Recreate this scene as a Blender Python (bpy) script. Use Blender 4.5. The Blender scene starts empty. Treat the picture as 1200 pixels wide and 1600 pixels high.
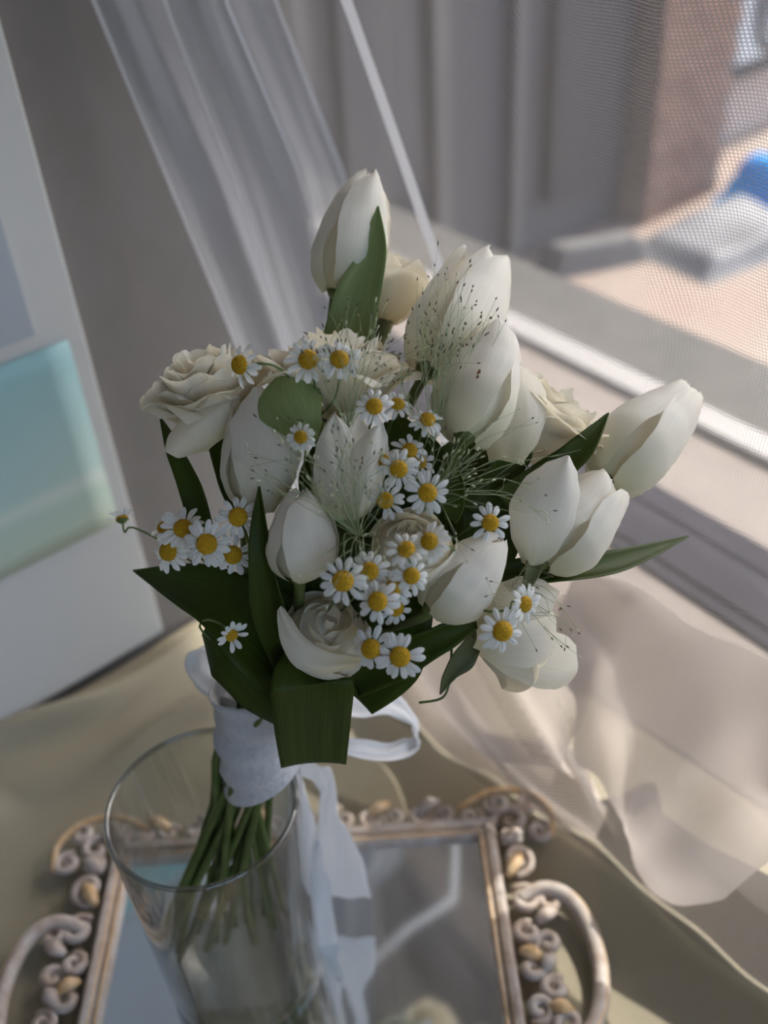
import bpy, bmesh, math, random
from mathutils import Vector, Matrix, noise
PI = math.pi
col = bpy.context.scene.collection
scn = bpy.context.scene

# ------------------------------------------------------------------ camera, sky, sun, exposure
TH, RO, FPX, CAM_Z = math.radians(36.8), math.radians(4.0), 1500.0, 0.722
F_ = Vector((0, math.cos(TH), -math.sin(TH)))
_U0 = Vector((0, math.sin(TH), math.cos(TH)))
_R0 = Vector((1, 0, 0))
R_ = _R0 * math.cos(RO) - _U0 * math.sin(RO)
U_ = _U0 * math.cos(RO) + _R0 * math.sin(RO)
EYE = Vector((0, 0, CAM_Z))

cam = bpy.data.cameras.new('camera')
cam.sensor_fit = 'HORIZONTAL'
cam.sensor_width = 36.0
cam.lens = 36.0 * FPX / 1200.0
cam.clip_start = 0.02
cam.dof.use_dof = True
cam.dof.focus_distance = 0.495
cam.dof.aperture_fstop = 5.4
co = bpy.data.objects.new('camera', cam)
col.objects.link(co)
m = Matrix((R_, U_, -F_)).transposed().to_4x4()
m.translation = EYE
co.matrix_world = m
scn.camera = co

# window axes: u runs along the window towards the viewer's right, v points outdoors
ORG = Vector((0.15, 0.5, 0))
A_ = math.radians(40)
UU = Vector((math.sin(A_), -math.cos(A_), 0))
VV = Vector((math.cos(A_), math.sin(A_), 0))
SUN_EL = math.radians(47)

w = bpy.data.worlds.new('sky')
scn.world = w
w.use_nodes = True
nt = w.node_tree
nt.nodes.clear()
sky = nt.nodes.new('ShaderNodeTexSky')
sky.sky_type = 'NISHITA'
sky.sun_disc = False
sky.sun_elevation = SUN_EL
sky.sun_rotation = math.radians(50)
sky.air_density = 1.0
sky.dust_density = 3.0
bg = nt.nodes.new('ShaderNodeBackground')
bg.inputs['Strength'].default_value = 0.68
wo = nt.nodes.new('ShaderNodeOutputWorld')
nt.links.new(sky.outputs[0], bg.inputs[0])
nt.links.new(bg.outputs[0], wo.inputs[0])

sl = bpy.data.lights.new('sun', 'SUN')
sl.energy = 8.5
sl.angle = math.radians(1.2)
sl.color = (1.0, 0.93, 0.82)
so = bpy.data.objects.new('sun', sl)
col.objects.link(so)
_sa = math.radians(4)
sh = (VV * math.cos(_sa) + UU * math.sin(_sa))
sdir = sh * math.cos(SUN_EL) + Vector((0, 0, math.sin(SUN_EL)))
so.rotation_euler = sdir.to_track_quat('Z', 'Y').to_euler()
so.location = ORG + sdir * 6

scn.view_settings.view_transform = 'Standard'
scn.view_settings.look = 'None'
scn.view_settings.gamma = 1.0
scn.view_settings.use_curve_mapping = False
scn.view_settings.exposure = 0.16
scn.cycles.use_denoising = True
scn.cycles.transparent_max_bounces = 24
scn.cycles.max_bounces = 14
scn.cycles.sample_clamp_indirect = 6.0


def W(u, v, z=0.0):
    return ORG + UU * u + VV * v + Vector((0, 0, z))


def P(px, py, d):
    return EYE + (F_ + R_ * ((px - 600) / FPX) + U_ * ((800 - py) / FPX)) * d


def dome(px, py):
    r2 = ((px - 600) / 400.0) ** 2 + ((py - 780) / 400.0) ** 2
    return 0.475 + 0.072 * min(r2, 1.5)


def PD(px, py, dd=0.0):
    return P(px, py, dome(px, py) + dd)


# ------------------------------------------------------------------ helpers
def interp(tab, x):
    if x <= tab[0][0]:
        return tab[0][1]
    for (x0, y0), (x1, y1) in zip(tab, tab[1:]):
        if x <= x1:
            t = (x - x0) / (x1 - x0)
            t = t * t * (3 - 2 * t) * 0.5 + t * 0.5
            return y0 + (y1 - y0) * t
    return tab[-1][1]


def lin(tab, x):
    if x <= tab[0][0]:
        return tab[0][1]
    for (x0, y0), (x1, y1) in zip(tab, tab[1:]):
        if x <= x1:
            return y0 + (y1 - y0) * (x - x0) / (x1 - x0)
    return tab[-1][1]


def lerp(a, b, t):
    return a + (b - a) * t


def sstep(a, b, x):
    t = max(0.0, min(1.0, (x - a) / (b - a)))
    return t * t * (3 - 2 * t)


class MB:
    def __init__(self):
        self.v, self.f, self.uv = [], [], []

    def grid(self, fn, nu, nv, uvfn=None, closed_u=False):
        o = len(self.v)
        cu = nu if closed_u else nu + 1
        for j in range(nv + 1):
            for i in range(cu):
                a, b = i / nu, j / nv
                self.v.append(Vector(fn(a, b)))
        for j in range(nv):
            for i in range(nu):
                i2 = (i + 1) % cu
                self.f.append((o + j * cu + i, o + j * cu + i2, o + (j + 1) * cu + i2, o + (j + 1) * cu + i))
                q = [(i / nu, j / nv), ((i + 1) / nu, j / nv), ((i + 1) / nu, (j + 1) / nv), (i / nu, (j + 1) / nv)]
                self.uv.append([uvfn(*k) for k in q] if uvfn else q)
        return self

    def tube(self, pts, rad, n=6, cap=True, flat=None):
        o = len(self.v)
        k = len(pts)
        up = None
        for i, p in enumerate(pts):
            t = (pts[min(i + 1, k - 1)] - pts[max(i - 1, 0)])
            t = t.normalized() if t.length > 1e-9 else Vector((0, 0, 1))
            if up is None:
                up = t.orthogonal().normalized() if flat is None else (flat - t * flat.dot(t)).normalized()
            up = (up - t * up.dot(t))
            up = up.normalized() if up.length > 1e-6 else t.orthogonal().normalized()
            sd = t.cross(up)
            r = rad[i] if isinstance(rad, (list, tuple)) else rad
            for q in range(n):
                a = 2 * PI * q / n
                self.v.append(p + up * (math.cos(a) * r) + sd * (math.sin(a) * r))
        for i in range(k - 1):
            for q in range(n):
                q2 = (q + 1) % n
                self.f.append((o + i * n + q, o + i * n + q2, o + (i + 1) * n + q2, o + (i + 1) * n + q))
                self.uv.append([(q / n, i / k), ((q + 1) / n, i / k), ((q + 1) / n, (i + 1) / k), (q / n, (i + 1) / k)])
        if cap:
            for base, rev in ((o, True), (o + (k - 1) * n, False)):
                idx = [base + q for q in range(n)]
                self.f.append(tuple(reversed(idx)) if rev else tuple(idx))
                self.uv.append([(0.5, 0.5)] * n)
        return self

    def lathe(self, prof, n=48, M=None):
        o = len(self.v)
        k = len(prof)
        for (r, z) in prof:
            for q in range(n):
                a = 2 * PI * q / n
                p = Vector((r * math.cos(a), r * math.sin(a), z))
                self.v.append(M @ p if M else p)
        for i in range(k - 1):
            for q in range(n):
                q2 = (q + 1) % n
                self.f.append((o + i * n + q, o + i * n + q2, o + (i + 1) * n + q2, o + (i + 1) * n + q))
                self.uv.append([(q / n, i / k), ((q + 1) / n, i / k), ((q + 1) / n, (i + 1) / k), (q / n, (i + 1) / k)])
        return self

    def box(self, c, s, M=None):
        """box centred on c with full sizes s, optional matrix"""
        o = len(self.v)
        for dz in (-.5, .5):
            for dx, dy in ((-.5, -.5), (.5, -.5), (.5, .5), (-.5, .5)):
                p = Vector((c[0] + dx * s[0], c[1] + dy * s[1], c[2] + dz * s[2]))
                self.v.append(M @ p if M else p)
        for f in ((3, 2, 1, 0), (4, 5, 6, 7), (0, 1, 5, 4), (1, 2, 6, 5), (2, 3, 7, 6), (3, 0, 4, 7)):
            self.f.append(tuple(o + i for i in f))
            self.uv.append([(0, 0), (1, 0), (1, 1), (0, 1)])
        return self

    def build(self, name, mat, parent=None, smooth=True, inv=None, solid=0.0, bevel=0.0):
        me = bpy.data.meshes.new(name)
        vs = [inv @ p for p in self.v] if inv else self.v
        me.from_pydata([tuple(p) for p in vs], [], self.f)
        ul = me.uv_layers.new(name='UVMap')
        k = 0
        for fuv in self.uv:
            for q in fuv:
                ul.data[k].uv = q
                k += 1
        if smooth:
            me.polygons.foreach_set('use_smooth', [True] * len(me.polygons))
        me.materials.append(mat)
        me.update()
        o = bpy.data.objects.new(name, me)
        col.objects.link(o)
        if parent:
            o.parent = parent
        if solid:
            s = o.modifiers.new('thickness', 'SOLIDIFY')
            s.thickness = solid
            s.offset = 0
        if bevel:
            b = o.modifiers.new('bevel', 'BEVEL')
            b.width = bevel
            b.segments = 2
            b.limit_method = 'ANGLE'
        return o


def tag(o, label=None, cat=None, group=None, kind=None):
    if label:
        o['label'] = label
    if cat:
        o['category'] = cat
    if group:
        o['group'] = group
    if kind:
        o['kind'] = kind
    return o


def thing(name, label, cat, M=None, group=None):
    o = bpy.data.objects.new(name, None)
    o.empty_display_size = 0.01
    col.objects.link(o)
    if M is not None:
        o.matrix_world = M
    return tag(o, label, cat, group)


def frame(base, tip, roll=0.0):
    """local z from base to tip; local x leans towards the eye, then turned by roll"""
    z = (tip - base).normalized()
    x = (EYE - base).normalized()
    x = x - z * x.dot(z)
    x = x.normalized() if x.length > 1e-3 else z.orthogonal().normalized()
    y = z.cross(x)
    c, s = math.cos(roll), math.sin(roll)
    x2, y2 = x * c + y * s, y * c - x * s
    M = Matrix((x2, y2, z)).transposed().to_4x4()
    M.translation = base
    return M


def spline(pts, n):
    """Catmull-Rom through points (Vectors or tuples of numbers)"""
    k = len(pts)
    out = []
    for i in range(n + 1):
        t = i / n * (k - 1)
        j = min(int(t), k - 2)
        f = t - j
        p0, p1, p2, p3 = pts[max(j - 1, 0)], pts[j], pts[j + 1], pts[min(j + 2, k - 1)]
        out.append(p1 * 1.0 + (p2 - p0) * (0.5 * f) + (p0 * 2 - p1 * 5 + p2 * 4 - p3) * (0.5 * f * f) + (p1 * 3 - p0 - p2 * 3 + p3) * (0.5 * f ** 3))
    return out


# ------------------------------------------------------------------ materials
def mat_new(name):
    mt = bpy.data.materials.new(name)
    mt.use_nodes = True
    t = mt.node_tree
    t.nodes.clear()
    out = t.nodes.new('ShaderNodeOutputMaterial')
    return mt, t, out


def N(t, kind, **kw):
    n = t.nodes.new(kind)
    for k, v in kw.items():
        if k.startswith('in_'):
            n.inputs[k[3:].replace('_', ' ')].default_value = v
        else:
            setattr(n, k, v)
    return n


def ramp(t, stops):
    r = t.nodes.new('ShaderNodeValToRGB')
    e = r.color_ramp.elements
    while len(e) < len(stops):
        e.new(0.5)
    for k, (p, c) in enumerate(stops):
        e[k].position = p
        e[k].color = (*c, 1)
    return r


def simple(name, colr, rough=0.6, noise_scale=0, colr2=None, bump=0.0, spec=0.4, metal=0.0, coords='Object', detail=4.0, stretch=None, transl=None, bump_dist=0.002):
    mt, t, out = mat_new(name)
    b = N(t, 'ShaderNodeBsdfPrincipled')
    b.inputs['Base Color'].default_value = (*colr, 1)
    b.inputs['Roughness'].default_value = rough
    b.inputs['Specular IOR Level'].default_value = spec
    b.inputs['Metallic'].default_value = metal
    src = b.outputs[0]
    if noise_scale:
        tc = N(t, 'ShaderNodeTexCoord')
        mp = N(t, 'ShaderNodeMapping')
        if stretch:
            mp.inputs['Scale'].default_value = stretch
        t.links.new(tc.outputs[coords], mp.inputs[0])
        nz = N(t, 'ShaderNodeTexNoise')
        nz.inputs['Scale'].default_value = noise_scale
        nz.inputs['Detail'].default_value = detail
        t.links.new(mp.outputs[0], nz.inputs['Vector'])
        if colr2:
            r = ramp(t, [(0.3, colr), (0.7, colr2)])
            t.links.new(nz.outputs[0], r.inputs[0])
            t.links.new(r.outputs[0], b.inputs['Base Color'])
        if bump:
            bp = N(t, 'ShaderNodeBump')
            bp.inputs['Strength'].default_value = bump
            bp.inputs['Distance'].default_value = bump_dist
            t.links.new(nz.outputs[0], bp.inputs['Height'])
            t.links.new(bp.outputs[0], b.inputs['Normal'])
    if transl:
        tr = N(t, 'ShaderNodeBsdfTranslucent')
        tr.inputs[0].default_value = (*transl[1], 1)
        mx = N(t, 'ShaderNodeMixShader')
        mx.inputs[0].default_value = transl[0]
        t.links.new(b.outputs[0], mx.inputs[1])
        t.links.new(tr.outputs[0], mx.inputs[2])
        src = mx.outputs[0]
    t.links.new(src, out.inputs[0])
    return mt


def petal_mat(name, base, tip, trans, tcol, streak=60.0, rough=0.5):
    """UV: x across the petal, y from its base to its tip"""
    mt, t, out = mat_new(name)
    tc = N(t, 'ShaderNodeTexCoord')
    sp = N(t, 'ShaderNodeSeparateXYZ')
    t.links.new(tc.outputs['UV'], sp.inputs[0])
    r = ramp(t, [(0.0, base), (0.22, tuple(lerp(base[i], tip[i], .6) for i in range(3))), (0.5, tip), (1.0, tip)])
    t.links.new(sp.outputs['Y'], r.inputs[0])
    mp = N(t, 'ShaderNodeMapping')
    mp.inputs['Scale'].default_value = (streak, 3.0, 1)
    t.links.new(tc.outputs['UV'], mp.inputs[0])
    nz = N(t, 'ShaderNodeTexNoise')
    nz.inputs['Scale'].default_value = 1.0
    nz.inputs['Detail'].default_value = 3
    t.links.new(mp.outputs[0], nz.inputs['Vector'])
    rr = ramp(t, [(0.3, (0.90, 0.90, 0.88)), (0.7, (1, 1, 1))])
    t.links.new(nz.outputs[0], rr.inputs[0])
    mul = N(t, 'ShaderNodeMix', data_type='RGBA', blend_type='MULTIPLY')
    mul.inputs[0].default_value = 1.0
    t.links.new(r.outputs[0], mul.inputs[6])
    t.links.new(rr.outputs[0], mul.inputs[7])
    b = N(t, 'ShaderNodeBsdfPrincipled')
    b.inputs['Roughness'].default_value = rough
    b.inputs['Specular IOR Level'].default_value = 0.3
    b.inputs['Sheen Weight'].default_value = 0.1
    t.links.new(mul.outputs[2], b.inputs['Base Color'])
    bp = N(t, 'ShaderNodeBump')
    bp.inputs['Strength'].default_value = 0.25
    bp.inputs['Distance'].default_value = 0.0006
    t.links.new(nz.outputs[0], bp.inputs['Height'])
    t.links.new(bp.outputs[0], b.inputs['Normal'])
    tr = N(t, 'ShaderNodeBsdfTranslucent')
    tr.inputs[0].default_value = (*tcol, 1)
    mx = N(t, 'ShaderNodeMixShader')
    mx.inputs[0].default_value = trans
    t.links.new(b.outputs[0], mx.inputs[1])
    t.links.new(tr.outputs[0], mx.inputs[2])
    t.links.new(mx.outputs[0], out.inputs[0])
    return mt


def leaf_mat(name, c1, c2, trans):
    mt, t, out = mat_new(name)
    tc = N(t, 'ShaderNodeTexCoord')
    mp = N(t, 'ShaderNodeMapping')
    mp.inputs['Scale'].default_value = (38.0, 1.6, 1)
    t.links.new(tc.outputs['UV'], mp.inputs[0])
    nz = N(t, 'ShaderNodeTexNoise')
    nz.inputs['Scale'].default_value = 1.0
    nz.inputs['Detail'].default_value = 4
    t.links.new(mp.outputs[0], nz.inputs['Vector'])
    r = ramp(t, [(0.3, c1), (0.72, c2)])
    t.links.new(nz.outputs[0], r.inputs[0])
    b = N(t, 'ShaderNodeBsdfPrincipled')
    b.inputs['Roughness'].default_value = 0.5
    b.inputs['Specular IOR Level'].default_value = 0.3
    t.links.new(r.outputs[0], b.inputs['Base Color'])
    bp = N(t, 'ShaderNodeBump')
    bp.inputs['Strength'].default_value = 0.3
    bp.inputs['Distance'].default_value = 0.0008
    t.links.new(nz.outputs[0], bp.inputs['Height'])
    t.links.new(bp.outputs[0], b.inputs['Normal'])
    tr = N(t, 'ShaderNodeBsdfTranslucent')
    tr.inputs[0].default_value = (0.16, 0.26, 0.02, 1)
    mx = N(t, 'ShaderNodeMixShader')
    mx.inputs[0].default_value = trans
    t.links.new(b.outputs[0], mx.inputs[1])
    t.links.new(tr.outputs[0], mx.inputs[2])
    t.links.new(mx.outputs[0], out.inputs[0])
    return mt


def sheer_mat(name, colr, pitch, lo, hi, transl=0.5, fmin=-0.2):
    """woven net: threads and holes from the cloth's own UV in metres"""
    mt, t, out = mat_new(name)
    tc = N(t, 'ShaderNodeTexCoord')
    sp = N(t, 'ShaderNodeSeparateXYZ')
    t.links.new(tc.outputs['UV'], sp.inputs[0])
    ws = []
    for ax in 'XY':
        m1 = N(t, 'ShaderNodeMath', operation='MULTIPLY')
        m1.inputs[1].default_value = 2 * PI / pitch
        t.links.new(sp.outputs[ax], m1.inputs[0])
        s1 = N(t, 'ShaderNodeMath', operation='SINE')
        t.links.new(m1.outputs[0], s1.inputs[0])
        ws.append(s1)
    mx = N(t, 'ShaderNodeMath', operation='MAXIMUM')
    t.links.new(ws[0].outputs[0], mx.inputs[0])
    t.links.new(ws[1].outputs[0], mx.inputs[1])
    mr = N(t, 'ShaderNodeMapRange')
    mr.inputs['From Min'].default_value = fmin
    mr.inputs['From Max'].default_value = 0.9
    mr.inputs['To Min'].default_value = lo
    mr.inputs['To Max'].default_value = hi
    t.links.new(mx.outputs[0], mr.inputs['Value'])
    d = N(t, 'ShaderNodeBsdfDiffuse')
    d.inputs[0].default_value = (*colr, 1)
    tl = N(t, 'ShaderNodeBsdfTranslucent')
    tl.inputs[0].default_value = (*colr, 1)
    m2 = N(t, 'ShaderNodeMixShader')
    m2.inputs[0].default_value = transl
    t.links.new(d.outputs[0], m2.inputs[1])
    t.links.new(tl.outputs[0], m2.inputs[2])
    tp = N(t, 'ShaderNodeBsdfTransparent')
    m3 = N(t, 'ShaderNodeMixShader')
    t.links.new(mr.outputs[0], m3.inputs[0])
    t.links.new(tp.outputs[0], m3.inputs[1])
    t.links.new(m2.outputs[0], m3.inputs[2])
    t.links.new(m3.outputs[0], out.inputs[0])
    return mt


def thin_glass(name, tint, ior=1.45, gain=1.0, rough=0.0):
    mt, t, out = mat_new(name)
    lw = N(t, 'ShaderNodeLayerWeight')
    lw.inputs[0].default_value = 0.5
    pw = N(t, 'ShaderNodeMath', operation='POWER')
    pw.inputs[1].default_value = 3.2
    t.links.new(lw.outputs['Facing'], pw.inputs[0])
    f0 = ((ior - 1) / (ior + 1)) ** 2
    mm = N(t, 'ShaderNodeMath', operation='MULTIPLY_ADD', use_clamp=True)
    mm.inputs[1].default_value = gain * (1 - f0)
    mm.inputs[2].default_value = f0 * gain
    t.links.new(pw.outputs[0], mm.inputs[0])
    tp = N(t, 'ShaderNodeBsdfTransparent')
    tp.inputs[0].default_value = (*tint, 1)
    gl = N(t, 'ShaderNodeBsdfGlossy')
    gl.inputs['Roughness'].default_value = rough
    mx = N(t, 'ShaderNodeMixShader')
    t.links.new(mm.outputs[0], mx.inputs[0])
    t.links.new(tp.outputs[0], mx.inputs[1])
    t.links.new(gl.outputs[0], mx.inputs[2])
    t.links.new(mx.outputs[0], out.inputs[0])
    return mt


def print_mat(name):
    """flat print: teal sea fading to pale green with a faint pale wave line"""
    mt, t, out = mat_new(name)
    tc = N(t, 'ShaderNodeTexCoord')
    sp = N(t, 'ShaderNodeSeparateXYZ')
    t.links.new(tc.outputs['UV'], sp.inputs[0])
    nz = N(t, 'ShaderNodeTexNoise')
    nz.inputs['Scale'].default_value = 3.0
    t.links.new(tc.outputs['UV'], nz.inputs['Vector'])
    ad = N(t, 'ShaderNodeMath', operation='MULTIPLY_ADD')
    ad.inputs[1].default_value = 0.12
    t.links.new(nz.outputs[0], ad.inputs[0])
    t.links.new(sp.outputs['Y'], ad.inputs[2])
    r = ramp(t, [(0.0, (0.432, 0.489, 0.395)), (0.28, (0.372, 0.478, 0.426)), (0.36, (0.456, 0.541, 0.499)), (0.42, (0.348, 0.478, 0.458)), (1.0, (0.252, 0.437, 0.468))])
    t.links.new(ad.outputs[0], r.inputs[0])
    b = N(t, 'ShaderNodeBsdfPrincipled')
    b.inputs['Roughness'].default_value = 0.55
    t.links.new(r.outputs[0], b.inputs['Base Color'])
    t.links.new(b.outputs[0], out.inputs[0])
    return mt


M_TULIP = petal_mat('tulip_petal', (0.70, 0.68, 0.46), (0.93, 0.90, 0.83), 0.30, (0.92, 0.87, 0.74))
M_ROSE = petal_mat('rose_petal', (0.80, 0.70, 0.42), (0.92, 0.89, 0.80), 0.42, (0.93, 0.85, 0.66), 24.0)
M_DAISY = petal_mat('daisy_petal', (0.86, 0.87, 0.84), (0.92, 0.93, 0.92), 0.30, (0.88, 0.9, 0.88), 12.0)
M_SPECK = simple('brown_speck', (0.22, 0.10, 0.04), 0.7)
M_DISC = simple('daisy_disc', (0.46, 0.24, 0.004), 0.7, 900, (0.66, 0.40, 0.01), 1.0, bump_dist=0.0012)
M_STEM = simple('stem_green', (0.060, 0.096, 0.021), 0.45, 60, (0.114, 0.144, 0.036), 0.2)
M_STEMTHIN = simple('thin_stem_green', (0.13, 0.20, 0.06), 0.5)
M_LEAF = leaf_mat('tulip_leaf_green', (0.025, 0.047, 0.003), (0.066, 0.095, 0.008), 0.22)
M_LEAFPALE = leaf_mat('pale_leaf_green', (0.25, 0.34, 0.12), (0.40, 0.49, 0.22), 0.3)
M_SEPAL = leaf_mat('sepal_green', (0.10, 0.13, 0.06), (0.20, 0.20, 0.10), 0.2)
M_GRASS = simple('grass_stem', (0.34, 0.40, 0.22), 0.6)
M_SEED = simple('grass_seed', (0.10, 0.085, 0.05), 0.6)
M_SEEDPALE = simple('pale_grass_seed', (0.55, 0.58, 0.38), 0.6)
M_RIBBON = sheer_mat('ribbon_cloth', (0.84, 0.845, 0.865), 0.0011, 0.72, 0.97, 0.40)
M_WRAP = simple('ribbon_wrap', (0.58, 0.58, 0.61), 0.85, 260, (0.68, 0.68, 0.70), 0.6, transl=(0.2, (0.8, 0.8, 0.84)))
M_SHEER = sheer_mat('sheer_net', (0.20, 0.187, 0.182), 0.0020, 0.05, 0.68, 0.5, 0.1)
M_SHEERLOW = sheer_mat('sheer_doubled', (0.54, 0.48, 0.445), 0.0019, 0.62, 0.94, 0.5)
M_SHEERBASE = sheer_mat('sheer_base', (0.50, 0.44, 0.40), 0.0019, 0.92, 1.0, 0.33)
M_SHEERDARK = sheer_mat('sheer_base_shade_tone', (0.44, 0.385, 0.345), 0.0019, 0.92, 1.0, 0.08)  # darker copy of the base net, shade put into its colour
M_GATHER = sheer_mat('sheer_gathered', (0.44, 0.455, 0.49), 0.0019, 0.45, 0.92, 0.45)
M_HEM = sheer_mat('sheer_hem', (0.86, 0.86, 0.89), 0.0019, 0.85, 1.0, 0.3)
M_GLASS = thin_glass('vase_glass', (0.93, 0.945, 0.94), 1.45, 1.2)
M_RIM = thin_glass('vase_rim_glass', (0.55, 0.58, 0.58), 1.9, 1.5)
M_PANE = thin_glass('window_glass', (0.97, 0.98, 0.98), 1.3, 0.8)
M_MIRROR = simple('mirror', (0.80, 0.84, 0.86), 0.06, metal=1.0)
M_TRAY = simple('distressed_white', (0.540, 0.495, 0.468), 0.55, 85, (0.378, 0.288, 0.234), 0.4)
M_GOLD = simple('rubbed_gold', (0.50, 0.30, 0.12), 0.45, 120, (0.70, 0.52, 0.34), 0.3)
M_CLOTH = simple('cream_cloth', (0.289, 0.257, 0.188), 0.85, 900, (0.318, 0.286, 0.213), 0.15)
M_WOOD = simple('table_wood', (0.45, 0.33, 0.2), 0.5, 8, (0.36, 0.25, 0.15), stretch=(1, 12, 1))
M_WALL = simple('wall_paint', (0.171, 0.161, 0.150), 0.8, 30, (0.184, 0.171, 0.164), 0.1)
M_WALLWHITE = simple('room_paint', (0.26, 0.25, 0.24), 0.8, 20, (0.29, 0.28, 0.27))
M_CEIL = simple('ceiling_white', (0.82, 0.81, 0.78), 0.8, 20, (0.84, 0.83, 0.80))
M_FLOOR = simple('floor_wood', (0.38, 0.29, 0.2), 0.5, 6, (0.30, 0.22, 0.15), stretch=(1, 14, 1))
M_PANEL = simple('white_panel', (0.526, 0.532, 0.526), 0.45)
M_PANELIN = simple('panel_inset', (0.367, 0.405, 0.454), 0.4)
M_PRINT = print_mat('teal_print')
M_SILL = simple('sill_stone', (0.171, 0.144, 0.131), 0.7, 14, (0.198, 0.171, 0.155))
M_TRACK = simple('window_track', (0.022, 0.022, 0.03), 0.8, 20, (0.03, 0.03, 0.04), spec=0.1)
M_ALU = simple('pale_aluminium', (0.27, 0.26, 0.255), 0.5)
M_LEDGE = simple('grey_ledge', (0.058, 0.056, 0.054), 0.8, 12, (0.077, 0.075, 0.070))
M_GROUND = simple('peach_concrete', (0.294, 0.251, 0.209), 0.9, 1.4, (0.265, 0.180, 0.147))
M_GREYWALL = simple('grey_render', (0.073, 0.073, 0.078), 0.9, 1.5, (0.106, 0.104, 0.106), stretch=(1, 1, .2))
M_GREYLIGHT = simple('grey_render_light', (0.134, 0.131, 0.129), 0.9)
M_GREYDARK = simple('grey_dark', (0.034, 0.036, 0.039), 0.7)
M_BRICK = simple('brick_red', (0.190, 0.106, 0.078), 0.9, 5, (0.224, 0.140, 0.106))
M_MORTAR = simple('mortar', (0.168, 0.129, 0.112), 0.9)
M_FARWHITE = simple('far_white', (0.520, 0.514, 0.488), 0.9)
M_FARPINK = simple('far_pink', (0.434, 0.350, 0.308), 0.9)
M_BLUE = simple('blue_tarp', (0.01, 0.22, 0.75), 0.5, 4, (0.01, 0.42, 0.85))
M_SHEET = simple('grey_sheet', (0.112, 0.115, 0.126), 0.6, 3, (0.182, 0.185, 0.196))


def wbox(u0, u1, v0, v1, z0, z1, mb=None):
    """box between window coordinates"""
    mb = mb or MB()
    M = Matrix((UU, VV, Vector((0, 0, 1)))).transposed().to_4x4()
    M.translation = ORG
    return mb.box(((u0 + u1) / 2, (v0 + v1) / 2, (z0 + z1) / 2), (u1 - u0, v1 - v0, z1 - z0), M)


SK = math.atan(0.12)                                   # the window wall is a little out of square
UR = (UU * math.cos(SK) - VV * math.sin(SK)).normalized()
VR_ = (VV * math.cos(SK) + UU * math.sin(SK)).normalized()


def rbox(u0, u1, v0, v1, z0, z1, mb=None):
    mb = mb or MB()
    M = Matrix((UR, VR_, Vector((0, 0, 1)))).transposed().to_4x4()
    M.translation = ORG
    return mb.box(((u0 + u1) / 2, (v0 + v1) / 2, (z0 + z1) / 2), (u1 - u0, v1 - v0, z1 - z0), M)


def struct(o):
    o['kind'] = 'structure'
    return o


# ------------------------------------------------------------------ room
FL, CE = -0.75, 1.75
struct(wbox(-1.6, 1.9, -2.9, 0.45, FL - .05, FL).build('floor', M_FLOOR, smooth=False))
struct(wbox(-1.6, 1.9, -2.9, 0.45, CE, CE + .05).build('ceiling', M_CEIL, smooth=False))
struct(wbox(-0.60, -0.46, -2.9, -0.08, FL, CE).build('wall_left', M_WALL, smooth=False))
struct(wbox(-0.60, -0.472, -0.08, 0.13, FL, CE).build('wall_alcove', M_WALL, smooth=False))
struct(wbox(-1.6, 1.9, -3.0, -2.9, FL, CE).build('wall_back', M_WALLWHITE, smooth=False))
wr = wbox(1.8, 1.9, -2.9, -1.9, FL, CE)
wbox(1.8, 1.9, -0.2, 0.45, FL, CE, wr)
wbox(1.8, 1.9, -1.9, -0.2, FL, 0.0, wr)
wbox(1.8, 1.9, -1.9, -0.2, 1.65, CE, wr)
struct(wr.build('wall_right', M_WALLWHITE, smooth=False))
w2 = struct(wbox(1.82, 1.88, -1.9, -1.84, 0.0, 1.65).build('fill_window', M_ALU, smooth=False))  # unseen window added in this wall to brighten the flowers
for v0, v1, z0, z1 in ((-.26, -.2, 0, 1.65), (-1.08, -1.02, 0, 1.65), (-1.84, -.26, 0, .06), (-1.84, -.26, 1.59, 1.65)):
    wbox(1.82, 1.88, v0, v1, z0, z1).build('frame_bar', M_ALU, w2, smooth=False)
wbox(1.848, 1.852, -1.84, -.26, .06, 1.59).build('glass_pane', M_PANE, w2, smooth=False)
struct(wbox(-1.6, -1.5, 0.0, 0.45, FL, CE).build('wall_alcove_far', M_WALLWHITE, smooth=False))
ww = rbox(-1.7, 1.95, 0.30, 0.44, FL, -0.03)
rbox(-1.7, 1.95, 0.30, 0.44, 1.42, CE, ww)
struct(ww.build('wall_window', M_WALLWHITE, smooth=False))
struct(wbox(-1.5, 1.8, 0.125, 0.36, -0.028, -0.0005).build('trim_1', M_SILL, smooth=False))
win = struct(rbox(-1.7, 1.95, 0.295, 0.425, -0.03, 0.004).build('window_1', M_TRACK, smooth=False))
rbox(-1.7, 1.95, 0.33, 0.41, 1.36, 1.42).build('top_rail', M_ALU, win, smooth=False)
for u in (-1.6, 0.62, 1.85):
    rbox(u, u + .05, 0.33, 0.39, 0.004, 1.36).build('stile', M_ALU, win, smooth=False)
for k in range(2):
    rbox(-1.55, 1.85, 0.315 + .07 * k, 0.318 + .07 * k, 0.004, 0.007).build('track_ridge', M_TRACK, win, smooth=False)
rbox(-1.55, 0.62, 0.358, 0.362, 0.004, 1.36).build('glass_pane', M_PANE, win, smooth=False)
rbox(0.67, 1.85, 0.358, 0.362, 0.004, 1.36).build('glass_pane', M_PANE, win, smooth=False)
struct(rbox(-2.4, 2.6, 0.425, 0.565, -0.06, 0.0).build('trim_2', M_SILL, smooth=False))
struct(rbox(-2.4, 2.6, 0.565, 0.615, -0.06, 0.012).build('trim_3', M_ALU, smooth=False, bevel=0.004))
struct(rbox(-2.4, 2.6, 0.615, 0.79, -0.9, 0.0).build('trim_4', M_LEDGE, smooth=False))
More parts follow.
